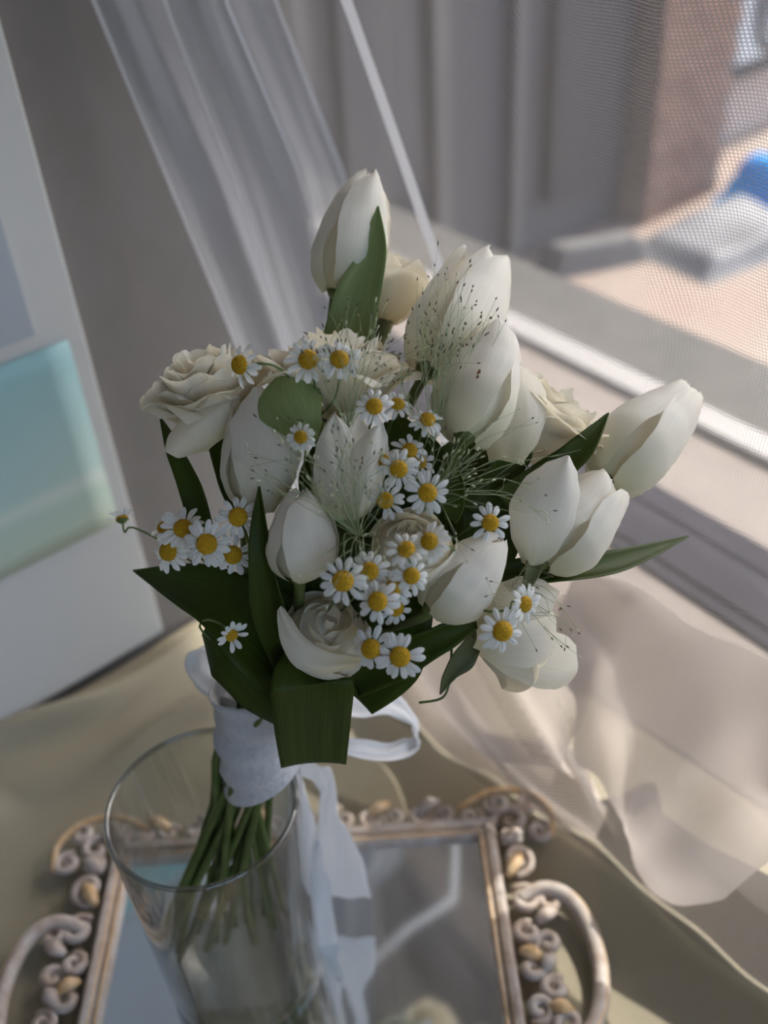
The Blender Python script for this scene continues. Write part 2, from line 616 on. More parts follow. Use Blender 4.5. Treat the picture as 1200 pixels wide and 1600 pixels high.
struct(rbox(-3.0, 3.2, 0.44, 1.50, 1.80, 1.95).build('shade_canopy', M_LEDGE, smooth=False))  # unseen canopy added to keep the sun off upper curtain and bouquet

# ------------------------------------------------------------------ outdoors
struct(wbox(-12, 14, 0.3, 16, -1.1, -1.0).build('ground', M_GROUND, smooth=False))
b = thing('neighbour_building', 'long grey rendered building wall seen through the net curtain', 'building', Matrix.Translation(W(-2.4, 2, -1)))
inv = b.matrix_world.inverted()
wbox(-4.0, -2.42, -1.0, 3.43, -1.0, 1.2).build('wall', M_GREYWALL, b, False, inv)
for (v0, v1, mt) in ((0.9, 1.12, M_GREYDARK), (1.55, 1.62, M_GREYLIGHT), (2.18, 2.26, M_GREYLIGHT), (2.62, 2.68, M_GREYLIGHT)):
    wbox(-2.42, -2.37, v0, v1, -1.0, 1.2).build('pilaster', mt, b, False, inv)
wbox(-2.42, -2.36, 2.85, 3.36, -0.75, 1.2).build('shutter', M_GREYDARK, b, False, inv)
wbox(-2.42, -2.38, 1.75, 2.1, -0.5, 1.2).build('window_recess', M_GREYWALL, b, False, inv)
b = thing('brick_pier', 'red brick pier at the far end of the grey wall', 'pier', Matrix.Translation(W(-2.3, 3.75, -1)))
inv = b.matrix_world.inverted()
wbox(-2.8, -2.262, 3.43, 4.05, -1.0, 1.2).build('core', M_MORTAR, b, False, inv)
mesh = None
rnd = random.Random(4)
for row in range(20):
    for k in range(4):
        v0 = 3.43 + k * 0.16 - (0.08 if row % 2 else 0)
        a0, a1 = max(v0 + .004, 3.432), min(v0 + .156, 4.048)
        if a1 - a0 < .02:
            continue
        z0 = -1 + row * .078
        wbox(-2.29, -2.25 + rnd.uniform(-.004, .004), a0, a1, z0 + .004, z0 + .074).build('brick', M_BRICK, b, False, inv)
b = thing('white_building', 'pale far building with a white upper wall over a pinkish base', 'building', Matrix.Translation(W(-2.9, 5.5, -1)))
inv = b.matrix_world.inverted()
wbox(-4, -2.75, 4.06, 9, -0.58, 2.0).build('upper_wall', M_FARWHITE, b, False, inv)
wbox(-4, -2.68, 4.06, 9, -1.0, -0.58).build('base_wall', M_FARPINK, b, False, inv)
wbox(-2.75, -2.56, 4.06, 9, -0.62, -0.56).build('ledge', M_GREYDARK, b, False, inv)

# ------------------------------------------------------------------ table, cloth, wall panel
tb = thing('table', 'table under the cream cloth beside the window', 'table', Matrix.Translation(W(0.2, -.45, FL)))
inv = tb.matrix_world.inverted()
wbox(-0.45, 1.05, -1.05, 0.115, -0.035, -0.003).build('tabletop', M_WOOD, tb, False, inv)
for (u, v) in ((-.4, -1.0), (1.0, -1.0), (-.4, .06), (1.0, .06)):
    wbox(u - .03, u + .03, v - .03, v + .03, FL, -0.035).build('leg', M_WOOD, tb, False, inv)


def cloth_z(u, v):
    p = W(u, v)
    k = max(sstep(.335, .43, -p.x), sstep(.545, .62, p.y) * sstep(.10, .22, -p.x))       # wrinkled beyond the tray, on the left
    z = 0.0
    q = v * 0.35 + u
    for (c, wd, h, sl, ph) in ((-.43, .014, .018, .05, 0), (-.385, .02, .010, -.12, 1), (-.345, .016, .013, .22, 2), (-.30, .022, .010, -.25, .5), (-.255, .018, .009, .18, 3), (-.21, .02, .007, -.1, 4)):
        d = u - c - sl * (v + .25) - .012 * math.sin(v * 22 + ph)
        z += 1.6 * h * math.exp(-(d / wd) ** 2) * (0.65 + 0.35 * math.sin(v * 15 + ph * 2))
    n = noise.noise(Vector((p.x * 9, p.y * 9, 1.3)))
    return 0.0006 + k * (z + 0.006 * (n + 0.5))


cl = MB().grid(lambda a, bb: W(lerp(-.452, 1.05, a), lerp(-1.05, .12, bb), cloth_z(lerp(-.452, 1.05, a), lerp(-1.05, .12, bb))), 260, 200, lambda a, bb: (a * 1.5, bb * 1.17))
tag(cl.build('tablecloth', M_CLOTH), 'cream tablecloth, creased on the left, under the mirrored tray', 'tablecloth')

pn = thing('wall_panel', 'tall white panel with a bluish inset standing against the wall at left', 'panel', Matrix.Translation(W(-.45, -.4, 0.012)))
inv = pn.matrix_world.inverted()
wbox(-.459, -.447, -1.0, -.138, 0.02, 1.5).build('board', M_PANEL, pn, False, inv, bevel=.002)
wbox(-.449, -.4445, -1.0, -.180, 0.384, 1.45).build('inset', M_PANELIN, pn, False, inv)


def pr(a, bb):
    return W(-.4435, lerp(-.62, -.155, a), lerp(.180, .371, bb))


tag(MB().grid(pr, 20, 10).build('art_print', M_PRINT, None, solid=.0012), 'teal seascape print fixed to the white panel at left', 'picture')

# ------------------------------------------------------------------ sheer curtains
ct = thing('sheer_curtain', 'wide sheer net curtain with a pale side hem, trailing onto the table at right', 'curtain', Matrix.Translation(W(.2, .03, 0.0)))
cinv = ct.matrix_world.inverted()
EDGE = [(0, -.235), (.05, -.225), (.2, -.212), (.43, -.208), (.52, -.252), (.61, -.298), (1.38, -.64)]


def cur_v(u, z):
    v = .055 - .075 * (1 - sstep(0, .34, z)) ** 1.3
    hang = sstep(.15, .6, z)
    v += hang * (.020 + .012 * math.sin(u * 38 + .8 * z) + .006 * math.sin(u * 83 + 1.5))
    # fabric pulled along the table: ridges that fan out from a point on the table edge
    px, pz = .10, -.012
    ang = math.atan2(z - pz, max(px - u, .012))
    rr = math.hypot(z - pz, px - u)
    k = (1 - sstep(.10, .34, z)) * sstep(.02, .12, rr) * (1 - sstep(.0, .16, u - .05))
    v -= k * .030 * (0.5 + 0.5 * math.cos(ang * 13.0 + .6)) ** 1.5 * min(1, rr / .16)
    # soft slanting folds nearer the viewer
    k2 = sstep(.02, .12, u) * (1 - sstep(.15, .4, z))
    v -= k2 * .006 * (0.5 + 0.5 * math.sin((z * 1.0 + (u - .1) * .55) * 62))
    return v


def cur(a, bb):
    z = 1.38 * bb ** 1.5
    e = lin(EDGE, z) - .13 * sstep(.0, .3, z)
    u = lerp(e, 1.2, a ** 1.25)
    zz = z + 0.001 + .004 * (1 - sstep(0, .02, z))
    return W(u, cur_v(u, z), zz)


MB().grid(cur, 200, 110, lambda a, bb: (lerp(-.3, 1.2, a ** 1.25), 1.38 * bb ** 1.5)).build('net_panel', M_SHEER, ct, inv=cinv)


def hem(a, bb):
    z = 1.37 * bb ** 1.3 + .004
    e = lin(EDGE, z)
    u = e - .001 + .0125 * a
    return W(u, lerp(cur_v(u, z) - .004, .047, sstep(.3, .43, z)), z)


MB().grid(hem, 4, 90, lambda a, bb: (a * .0125, 1.37 * bb)).build('side_hem', M_HEM, ct, inv=cinv)
# the fold that bellies out in front, its lower hem curving over the table
HEM = [(-.05, .215), (-.03, .19), (-.01, .165), (.02, .118), (.045, .098), (.08, .078), (.12, .071), (.145, .092), (.165, .14), (.22, .22), (.4, .34), (1.0, .5)]


TOPZ = [(-.05, .235), (.0, .24), (.1, .245), (.2, .27), (.4, .40), (1.0, .56)]


def lobe(a, bb):
    u = lerp(-.05, 1.0, a ** 1.7)
    z0 = interp(HEM, u)
    z1 = max(z0 + .02, interp(TOPZ, u))
    z = lerp(z0, z1, bb)
    base = cur_v(u, z)
    k = 1 - sstep(.55, 1.0, bb)
    side = sstep(0, .07, a)
    v = base - .003 - k * (.004 + .024 * side)
    v -= k * (.006 * math.sin(u * 48 + z * 30) + .003 * math.sin(u * 110 - z * 45))
    return W(u, v, z)


def under(u0, u1, h, wob):
    def f(a, bb):
        u = lerp(u0, u1, a)
        z = h(u) * bb
        return W(u, cur_v(u, z) + .009 + wob * math.sin(u * 60 + z * 50), z + .002)
    return f


E0 = lin(EDGE, 0) + .01
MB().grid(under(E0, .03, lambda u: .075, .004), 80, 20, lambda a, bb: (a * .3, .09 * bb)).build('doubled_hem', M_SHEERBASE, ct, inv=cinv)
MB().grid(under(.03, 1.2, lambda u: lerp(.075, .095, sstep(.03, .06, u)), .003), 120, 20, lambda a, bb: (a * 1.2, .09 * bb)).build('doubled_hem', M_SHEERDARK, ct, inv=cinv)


def left_fold(a, bb):
    u = lerp(-.215, .0, a)
    z = lerp(.068, lerp(.15, .235, a), bb)
    k = 1 - sstep(.5, 1.0, bb)
    return W(u, cur_v(u, z) - .003 - k * (.004 + .007 * math.sin(u * 50 + z * 85)) * sstep(0, .3, bb + .15), z)


MB().grid(left_fold, 50, 30, lambda a, bb: (a * .22, .2 * bb)).build('left_fold', M_SHEERLOW, ct, inv=cinv)
MB().grid(lobe, 120, 60, lambda a, bb: (lerp(-.05, 1.0, a ** 1.7), .6 * bb)).build('front_fold', M_SHEERLOW, ct, inv=cinv)

gc = thing('gathered_curtain', 'bluish white sheer curtain gathered in long folds behind the top tulip', 'curtain', Matrix.Translation(W(-.33, .03, 0.0)))
ginv = gc.matrix_world.inverted()
GL = [(0, -.37, .05), (.17, -.40, .007), (.347, -.40, -.027), (.62, -.40, -.092), (1.38, -.40, -.24)]
GR = [(0, -.255, .062), (.2, -.262, .06), (.478, -.312, .052), (.6, -.378, .05), (1.38, -.43, .03)]


def gath(a, bb):
    z = 1.38 * bb
    lu, lv = lin([(q[0], q[1]) for q in GL], z), lin([(q[0], q[2]) for q in GL], z)
    ru, rv = lin([(q[0], q[1]) for q in GR], z), lin([(q[0], q[2]) for q in GR], z)
    u, v = lerp(lu, ru, a), lerp(lv, rv, a)
    du, dv = ru - lu, rv - lv
    L = math.hypot(du, dv)
    nu, nv = dv / L, -du / L
    k = sstep(0, .05, a) * sstep(1, .95, a)
    d = k * (.008 * math.sin(a * 14 + 1.2 * z) + .0025 * math.sin(a * 29 + 2 + 2 * z) + .0007 * math.sin(a * 61 + 3 * z))
    return W(u + nu * d, v + nv * d, z + .003)


MB().grid(gath, 150, 60, lambda a, bb: (a * .4, bb * 1.38)).build('folded_net', M_GATHER, gc, inv=ginv)
for (a0, wd) in ((0.0, .02), (0.36, .018), (0.72, .02)):
    MB().grid(lambda a, bb: Vector(gath(a0 + wd * a + .002, bb)) - UU * 0 + (EYE - Vector(gath(a0, bb))).normalized() * .003, 3, 60, lambda a, bb: (a * .006, bb * 1.38)).build('fold_edge', M_HEM, gc, inv=ginv)

# ------------------------------------------------------------------ mirrored tray
TX0, TX1, TY0, TY1 = -.238, .063, .232, .487
tr = thing('mirrored_tray', 'ornate distressed white and gold tray with a mirror base and scroll handles', 'tray', Matrix.Translation(Vector(((TX0 + TX1) / 2, (TY0 + TY1) / 2, .0012))))
tinv = tr.matrix_world.inverted()
TZ = .0012
MB().box(((TX0 + TX1) / 2, (TY0 + TY1) / 2, TZ + .003), (TX1 - TX0, TY1 - TY0, .006)).build('mirror', M_MIRROR, tr, False, tinv)


def rail(ax, ay, bx, by, nx, ny):
    """mitred moulding from a to b, profile grows outwards along n"""
    prof = [(-.004, .004), (-.003, .012), (.000, .0135), (.003, .0125), (.005, .017), (.009, .018), (.012, .014), (.014, .000)]
    mb = MB()
    dx, dy = bx - ax, by - ay
    L = math.hypot(dx, dy)
    dx, dy = dx / L, dy / L

    def f(a, bb):
        k = bb * (len(prof) - 1)
        o, z = prof[int(round(k))]
        s = lerp(-o, L + o, a)
        return Vector((ax + dx * s + nx * o, ay + dy * s + ny * o, TZ + z))
    mb.grid(f, 12, len(prof) - 1)
    r = mb.build('rail', M_TRAY, tr, False, tinv)
    g = MB()
    for o, z in ((.0045, .0152), (-.0005, .0133)):
        g.tube([Vector((ax + dx * s + nx * o, ay + dy * s + ny * o, TZ + z)) for s in (-o, L + o)], .0010, 5)
    g.build('gold_line', M_GOLD, r, True)
    r.children[0].data.transform(tinv)


rail(TX0, TY1, TX1, TY1, 0, 1)
rail(TX1, TY1, TX1, TY0, 1, 0)
rail(TX1, TY0, TX0, TY0, 0, -1)
rail(TX0, TY0, TX0, TY1, -1, 0)


def scroll(cx, cy, r, a0, turns, sgn, z=.010, th=.0034, mt=None, tail=0.0, name='scroll'):
    pts, rad = [], []
    n = 26
    for i in range(n + 1):
        t = i / n
        a = a0 + sgn * turns * 2 * PI * t
        rr = r * (1 - .80 * t)
        pts.append(Vector((cx + rr * math.cos(a), cy + rr * math.sin(a), TZ + z + .004 * math.sin(PI * t))))
        rad.append(th * (0.75 + .45 * math.sin(PI * (t * .8 + .1))))
    k = MB().tube(pts, rad, 7)
    bq = pts[-1]
    k.lathe([(0, .004), (.0022, .0032), (.0034, 0), (.0022, -.003), (0, -.004)], 8, Matrix.Translation(bq))
    o = k.build(name, mt or M_TRAY, tr, True, tinv)
    return o


def leaflet(x, y, ang, L, mt):
    def f(a, bb):
        s = bb * L
        wd = .0048 * math.sin(PI * min(.98, bb * .92 + .06)) * (a * 2 - 1)
        z = TZ + .012 + .005 * math.sin(PI * bb) + .003 * (1 - (a * 2 - 1) ** 2)
        return Vector((x + math.cos(ang) * s - math.sin(ang) * wd, y + math.sin(ang) * s + math.cos(ang) * wd, z))
    MB().grid(f, 6, 8).build('carved_leaf', mt, tr, True, tinv, solid=.003)


rs = random.Random(8)
for sx, X in ((1, TX1 + .013), (-1, TX0 - .013)):
    f = (lambda a: a) if sx > 0 else (lambda a: PI - a)
    # big C handle
    cy = .372
    H_ = [(.010, .050), (.030, .056), (.049, .046), (.060, .020), (.061, -.012), (.052, -.042), (.032, -.062), (.012, -.058)]
    pts = spline([Vector((X + sx * a, cy + bq, TZ + .013 + .004 * math.sin(i))) for i, (a, bq) in enumerate(H_)], 40)
    h = MB().tube(pts, [.0052 + .0012 * math.sin(i / 40 * PI) for i in range(41)], 9).build('handle', M_TRAY, tr, True, tinv)
    gp = [p + Vector((sx * .0035, 0, .0036)) for p in pts[6:36]]
    MB().tube(gp, .0016, 5).build('gold_line', M_GOLD, h, True, tinv)
    # scrolls between rail and handle
    for (ax, ay, r, a0, tn, sg) in ((.014, .050, .013, 2.2, 1.3, -1), (.034, .046, .011, .3, 1.2, 1), (.012, .022, .010, 1.2, 1.3, 1), (.026, .012, .009, 3.6, 1.2, -1), (.011, -.006, .010, 2.0, 1.3, -1), (.025, -.022, .010, .8, 1.3, 1), (.011, -.036, .010, 4.0, 1.3, 1), (.030, -.048, .011, 5.2, 1.3, -1), (.013, -.066, .012, 1.0, 1.3, 1), (.012, -.095, .011, 2.6, 1.2, -1), (.014, .085, .013, 4.4, 1.3, 1), (.011, .108, .009, 1.0, 1.2, -1)):
        scroll(X + sx * ax, cy + ay, r, f(a0), tn, sg * sx, th=.0033)
    for (ax, ay, an, L, g) in ((.004, .070, 1.0, .024, 1), (.020, .030, .4, .018, 0), (.004, .008, -.5, .018, 1), (.018, -.010, .9, .016, 0), (.018, -.035, -.3, .018, 1), (.004, -.052, -.9, .020, 0), (.004, .100, .6, .022, 0), (.006, -.080, -1.0, .022, 1)):
        leaflet(X + sx * ax, cy + ay, f(an), L, M_GOLD if g else M_TRAY)
    # corner flourish at the back
    for (ax, ay, r, a0, tn, sg) in ((.014, .008, .015, 3.4, 1.2, -1), (.036, -.004, .012, 1.8, 1.3, -1), (.030, .022, .010, .2, 1.2, 1), (.004, .026, .011, 2.4, 1.3, 1), (-.020, .014, .011, .9, 1.2, -1)):
        scroll(X + sx * ax, TY1 + ay, r, f(a0), tn, sg * sx, th=.0030, mt=M_TRAY)
    arc = spline([Vector((X + sx * a, TY1 + bq, TZ + .014)) for a, bq in ((-.03, .022), (.0, .038), (.03, .034), (.048, .014), (.046, -.012))], 24)
    MB().tube(arc, [.002 + .0012 * math.sin(i / 24 * PI) for i in range(25)], 7).build('corner_arc', M_GOLD, tr, True, tinv)
for k in range(13):
    x = lerp(TX0 + .012, TX1 - .03, k / 12)
    d = 1 if k < 6 else -1
    scroll(x, TY1 + .019, .0095, (0.4 if k % 2 else 2.7), 1.25, d * (1 if k % 2 else -1), th=.0028)
    if k % 2:
        leaflet(x, TY1 + .022, .5 if d < 0 else 2.6, .022, M_GOLD if k % 4 == 1 else M_TRAY)

# ------------------------------------------------------------------ glass vase
VC = P(316, 1257, .62)
VH, VR = VC.z, .0622
VX, VY = VC.x, VC.y
vz = TZ + .0062
vs = thing('glass_vase', 'clear glass cylinder vase holding the bouquet stems on the tray', 'vase', Matrix.Translation(Vector((VX, VY, vz))))
h = VH - vz
MB().lathe([(0, 0), (VR * .86, 0), (VR * .92, .002), (VR * .93, .006), (VR * .94, .02), (VR, h)], 72).build('outer_wall', M_GLASS, vs)
MB().lathe([(VR - .0026, h), (VR * .94 - .0026, .02), (VR * .92 - .003, .011), (VR * .86, .008), (0, .008)], 72).build('inner_wall', M_GLASS, vs)
MB().lathe([(VR - .0003, h - .0008), (VR + .0006, h + .0008), (VR - .0002, h + .0022), (VR - .0013, h + .0026), (VR - .0026, h + .0020), (VR - .0031, h + .0006), (VR - .0026, h - .0008)], 72).build('rim', M_RIM, vs)

# ------------------------------------------------------------------ bouquet frame: binding point and stems
BIND = P(408, 1140, .603)
AX = (P(470, 1000, .575) - BIND).normalized()          # the stems' direction through the binding
_bx = AX.orthogonal().normalized()
_by = AX.cross(_bx)
stem_no = [0]
SR = random.Random(21)


def stem_path(head, direction, thick):
    """from the flower down through the binding and on into the vase"""
    i = stem_no[0]
    stem_no[0] += 1
    a, rr = i * 2.39996, .0185 * math.sqrt(((i * 7) % 23 + .5) / 23)
    off = _bx * (math.cos(a) * rr) + _by * (math.sin(a) * rr)
    bp = BIND + off
    up = bp + AX * .035 + off * .4
    q = head - direction * .008 + F_ * .010
    q2 = lerp(head, up, .5) + F_ * .030
    # lower end: inside the vase, left and front
    t = (off.normalized() if off.length > 1e-5 else _bx)
    px = lerp(205, 442, ((i * 5) % 17) / 16)
    py = lerp(1470, 1430, ((i * 5) % 17) / 16) + SR.uniform(-10, 45)
    end = None
    for tries in range(12):
        for q_ in range(24):
            e = P(px + 6 * tries, py, .70 - .006 * q_)
            if math.hypot(e.x - VX, e.y - VY) < VR * .86 and e.z > .03:
                end = e
                break
        if end is not None:
            break
    if end is None:
        end = Vector((VX + t.x * .04, VY + t.y * .04, .06))
    low = bp - AX * .035 + (off * .2)
    return spline([head, q, q2, up, bp, low, end], 32)


def add_stem(root, inv, head, direction, thick, mt=None):
    pts = stem_path(head, direction, thick)
    n = len(pts)
    return MB().tube(pts, [thick * (1.0 if i > 2 else .9) for i in range(n)], 7).build('stem', mt or M_STEM, root, True, inv)


def short_stem(root, inv, head, direction, thick, mt=None, reach=.10):
    """a thin side stem that joins the bunch inside the bouquet"""
    core = BIND + (head - BIND) * .35 + AX * .03
    L = (head - core).length
    pts = spline([head, head - direction * min(.03, L * .3), lerp(head - direction * .03, core, .5), core], 12)
    return MB().tube(pts, thick, 5).build('stem', mt or M_STEMTHIN, root, True, inv)


# ------------------------------------------------------------------ tulips
PROF = [(0, .26), (.05, .55), (.14, .83), (.3, 1.0), (.5, .95), (.7, .76), (.84, .55), (.93, .36), (.98, .20), (1, .09)]
WPROF = [(0, .30), (.1, .75), (.3, 1.08), (.5, 1.2), (.68, 1.08), (.82, .82), (.91, .62), (.97, .44), (1, .16)]


def tulip_petal(L, R, phi, off, opn, wid, curl, seed, pinch=1.0, lens=1.0, tw=0.0):
    sd = random.Random(seed)
    p1, p2, p3 = sd.uniform(0, 6), sd.uniform(0, 6), sd.uniform(-1, 1)

    def f(aa, s):
        a = aa * 2 - 1
        pr_ = interp(PROF, s)
        r = R * lerp(1.0, pr_, 1.0) if pinch == 1 else R * lerp(interp(PROF, min(s, .45)), pr_, pinch)
        w_ = wid * R * interp(WPROF, s)
        ang = a * min(w_ / max(r, .48 * R), 1.45)
        rr = r + off + .0010 * a * (1 if p3 > 0 else -1)
        rr += .0016 * abs(a) ** 3 * sstep(.05, .3, s) * sstep(1.0, .8, s)
        rr -= .0009 * (1 - min(1, abs(a) * 3.5)) * sstep(.1, .5, s) * sstep(1.0, .8, s)
        rr += R * .045 * math.sin(s * 7 + p1 + a * 2) * s
        rr += curl * R * s ** 5
        z = L * lens * (s - .05 * a * a * s)
        z += L * .012 * math.sin(a * 5 + p2) * s * s
        ph = phi + ang + tw * s
        x, y = rr * math.cos(ph), rr * math.sin(ph)
        o = opn * L * s ** 1.6
        return Vector((x + o * math.cos(phi), y + o * math.sin(phi), z - .25 * abs(opn) * L * s ** 3))
    return MB().grid(f, 12, 18, lambda aa, s: (aa, s))


def tulip(label, base, tip, width, roll=0.0, opens=(0,) * 6, wid=1.0, curls=(0,) * 6, lens=(1,) * 6, seed=1, pinch=1.0, stem=True):
    L = (tip - base).length
    R = width / 2
    M = frame(base, tip, roll)
    root = thing('tulip', label, 'tulip', M, 'white tulips in the bouquet')
    inv = M.inverted()
    for k in range(6):
        outer = k < 3
        phi = k * 2 * PI / 3 + (0 if outer else PI / 3)
        off = .0016 if outer else -.0022
        tulip_petal(L, R * (1 if outer else .93), phi, off, opens[k], wid * (.80 if outer else 1.0), curls[k], seed * 13 + k, pinch, lens[k] * (1 if outer else .985)).build('petal', M_TULIP, root)
    MB().lathe([(0, -.002), (R * .2, -.001), (R * .3, .002), (R * .2, .004), (0, .005)], 10).build('receptacle', M_STEM, root)
    d = (tip - base).normalized()
    if stem:
        add_stem(root, inv, base + d * .002, d, .0031)
    return root, inv


def leaf(root, inv, pts, widths, tilt=0.0, cup=.25, mt=None, n=26, name='leaf', wave=0.0, seed=0):
    """ribbon-like leaf along a curve of points; widths in metres at each point; tilt turns it about its length"""
    c = spline(pts, n)
    wv = [interp([(i / (len(widths) - 1), x) for i, x in enumerate(widths)], k / n) for k in range(n + 1)]
    rows = []
    for k in range(n + 1):
        t = (c[min(k + 1, n)] - c[max(k - 1, 0)]).normalized()
        e = (EYE - c[k]).normalized()
        sd = t.cross(e)
        sd = sd.normalized() if sd.length > 1e-4 else t.orthogonal().normalized()
        nm = sd.cross(t).normalized()
        tl = tilt if not callable(tilt) else tilt(k / n)
        s2 = sd * math.cos(tl) + nm * math.sin(tl)
        n2 = nm * math.cos(tl) - sd * math.sin(tl)
        rows.append((c[k], s2, n2, wv[k]))

    def f(aa, bb):
        k = int(round(bb * n))
        p, s2, n2, w_ = rows[k]
        a = aa * 2 - 1
        return p + s2 * (a * w_ / 2) + n2 * (cup * w_ * (a * a - .3) * .5 + wave * w_ * math.sin(bb * 11 + seed + a * 1.5) * abs(a))
    o = MB().grid(f, 8, n, lambda aa, bb: (aa, bb)).build(name, mt or M_LEAF, root, True, inv, solid=.0007)
    return o


t, i_ = tulip('topmost white tulip, upright with a tall green leaf in front', P(524, 462, .552), P(580, 268, .56), .0395, roll=.55, seed=3, wid=1.0)
leaf(t, i_, [P(548, 530, .545), P(560, 470, .538), P(582, 400, .537), P(591, 322, .542)], [.030, .0265, .017, .0008], tilt=.25, cup=.5, mt=M_LEAFPALE)
t, i_ = tulip('half-open white tulip behind the dark-seeded grass, upper right', PD(665, 582, .015), PD(772, 408, .025), .043, roll=.5, opens=(.03, .05, .10, .02, .05, .10), seed=5, pinch=.85)
t, i_ = tulip('closed white tulip with a small brown speck, right of centre', PD(724, 688, -.012), PD(783, 508, -.008), .0385, roll=-.45, seed=7)
bpy.context.view_layer.update()
for (sx_, sy_, sr_) in ((748, 583, 1.0), (746, 590, .7)):
    hit = None
    dr = (P(sx_, sy_, 1) - EYE).normalized()
    for ch in t.children:
        if ch.name.startswith('petal'):
            im = ch.matrix_world.inverted()
            ok, lo, nn, fi = ch.ray_cast(im @ EYE, (im.to_3x3() @ dr).normalized())
            if ok:
                wp_ = ch.matrix_world @ lo
                if hit is None or (wp_ - EYE).length < (hit - EYE).length:
                    hit = wp_
    if hit is not None:
        Ms = Matrix((R_ * .9 - U_ * .3, U_ * .9 + R_ * .3, -F_)).transposed().to_4x4() @ Matrix.Diagonal((.8 * sr_, 2.0 * sr_, .4, 1))
        Ms.translation = hit
        sp_ = MB().lathe([(.0011, 0), (.0009, .0004), (0, .0006)], 10, Ms).build('speck', M_SPECK, t, True, i_)
        sp_['label'] = 'small brown blemish on a petal'
leaf(t, i_, [PD(735, 800, .02), PD(775, 750, .012), PD(812, 712, .004), PD(831, 682, .0)], [.020, .018, .012, .0008], tilt=-.3, cup=.5)
t, i_ = tulip('big white tulip reaching out farthest to the right', PD(940, 752, -.004), PD(1078, 610, -.004), .044, roll=.95, seed=9, opens=(.0, .04, .0, .02, .03, 0), pinch=.9, wid=1.05)
leaf(t, i_, [PD(790, 790, .0), PD(850, 748, -.006), PD(905, 705, -.022), PD(951, 645, -.030)], [.018, .017, .014, .0008], tilt=.25, cup=.5)
t, i_ = tulip('open white tulip with one broad petal, above the long leaf', PD(842, 880, -.008), PD(952, 752, -.012), .042, roll=1.25, seed=11, opens=(.05, .12, .02, .05, .16, .03), pinch=.75, wid=1.1, curls=(.1, .3, 0, .3, .35, 0))
leaf(t, i_, [PD(770, 905, .01), PD(850, 893, .0), PD(960, 880, -.004), PD(1076, 838, .0)], [.016, .0165, .0145, .0008], tilt=.45, cup=.6)


def wide_petal(root, inv, base, tip, width, bulge, seed, side=0.0, prof=((0, .25), (.2, .75), (.45, 1.0), (.7, .86), (.88, .5), (1, .04)), mt=None, curl=0.0, name='petal'):
    """one large outer petal, bulging to the viewer"""
    ax = tip - base
    e = (EYE - base).normalized()
    sd = ax.cross(e).normalized()
    nm = sd.cross(ax).normalized()

    def f(aa, s):
        a = aa * 2 - 1
        w_ = width / 2 * interp(prof, s)
        bq = bulge * (math.sin(PI * min(1, s * .9 + .05)) - .75 * a * a * interp(prof, s))
        cl_ = curl * s ** 6
        return base + ax * s + sd * (a * w_ + side * math.sin(PI * s)) + nm * (bq + cl_ + .0008 * math.sin(a * 4 + seed + s * 5))
    return MB().grid(f, 12, 18, lambda aa, s: (aa, s)).build(name, mt or M_TULIP, root, True, inv)


wide_petal(t, i_, PD(828, 884, -.016), PD(888, 712, -.03), .034, .011, 2, side=-.003)
t, i_ = tulip('tall pointed white tulip with a squared petal, below the left rose', PD(402, 800, .002), PD(404, 615, .004), .034, roll=.3, seed=13, wid=1.1, opens=(0, .03, .03, .02, .02, .0), pinch=.6)
wide_petal(t, i_, PD(410, 802, -.006), PD(398, 606, -.012), .034, .011, 4, side=.004, prof=((0, .35), (.2, .8), (.45, 1.05), (.72, 1.0), (.85, .62), (1, .05)))
t, i_ = tulip('splayed white tulip with three pointed petals, in the grass at centre', PD(540, 815, .0), PD(546, 642, .004), .031, roll=0.5, seed=15, opens=(.02, .05, .05, .05, .02, .05), pinch=.85)
wide_petal(t, i_, PD(542, 812, -.010), PD(597, 660, -.016), .021, .006, 5)
wide_petal(t, i_, PD(528, 812, -.010), PD(524, 648, -.016), .023, .006, 7)
t, i_ = tulip('small closed white tulip standing upright, lower left of centre', PD(466, 908, -.016), PD(474, 764, -.014), .0315, roll=.55, seed=17)
leaf(t, i_, [PD(465, 1062, .0), PD(428, 960, -.012), PD(410, 860, -.02), PD(405, 760, -.016)], [.017, .020, .0125, .0008], tilt=.5, cup=.7)
t, i_ = tulip('closed white tulip lying over to the lower right', PD(668, 956, -.022), PD(786, 840, -.020), .031, roll=.75, seed=19)
leaf(t, i_, [PD(552, 1072, -.004), PD(620, 1030, -.02), PD(690, 996, -.026), PD(760, 968, -.022)], [.012, .020, .014, .001], tilt=-.3, cup=.6)

# loose leaves
def loose_leaf(label, pts, widths, **kw):
    base = pts[0]
    M = Matrix.Translation(base)
    root = thing('tulip_leaf', label, 'leaf', M, 'loose leaves of the bouquet')
    o = leaf(root, M.inverted(), pts, widths, name='blade', **kw)
    return root


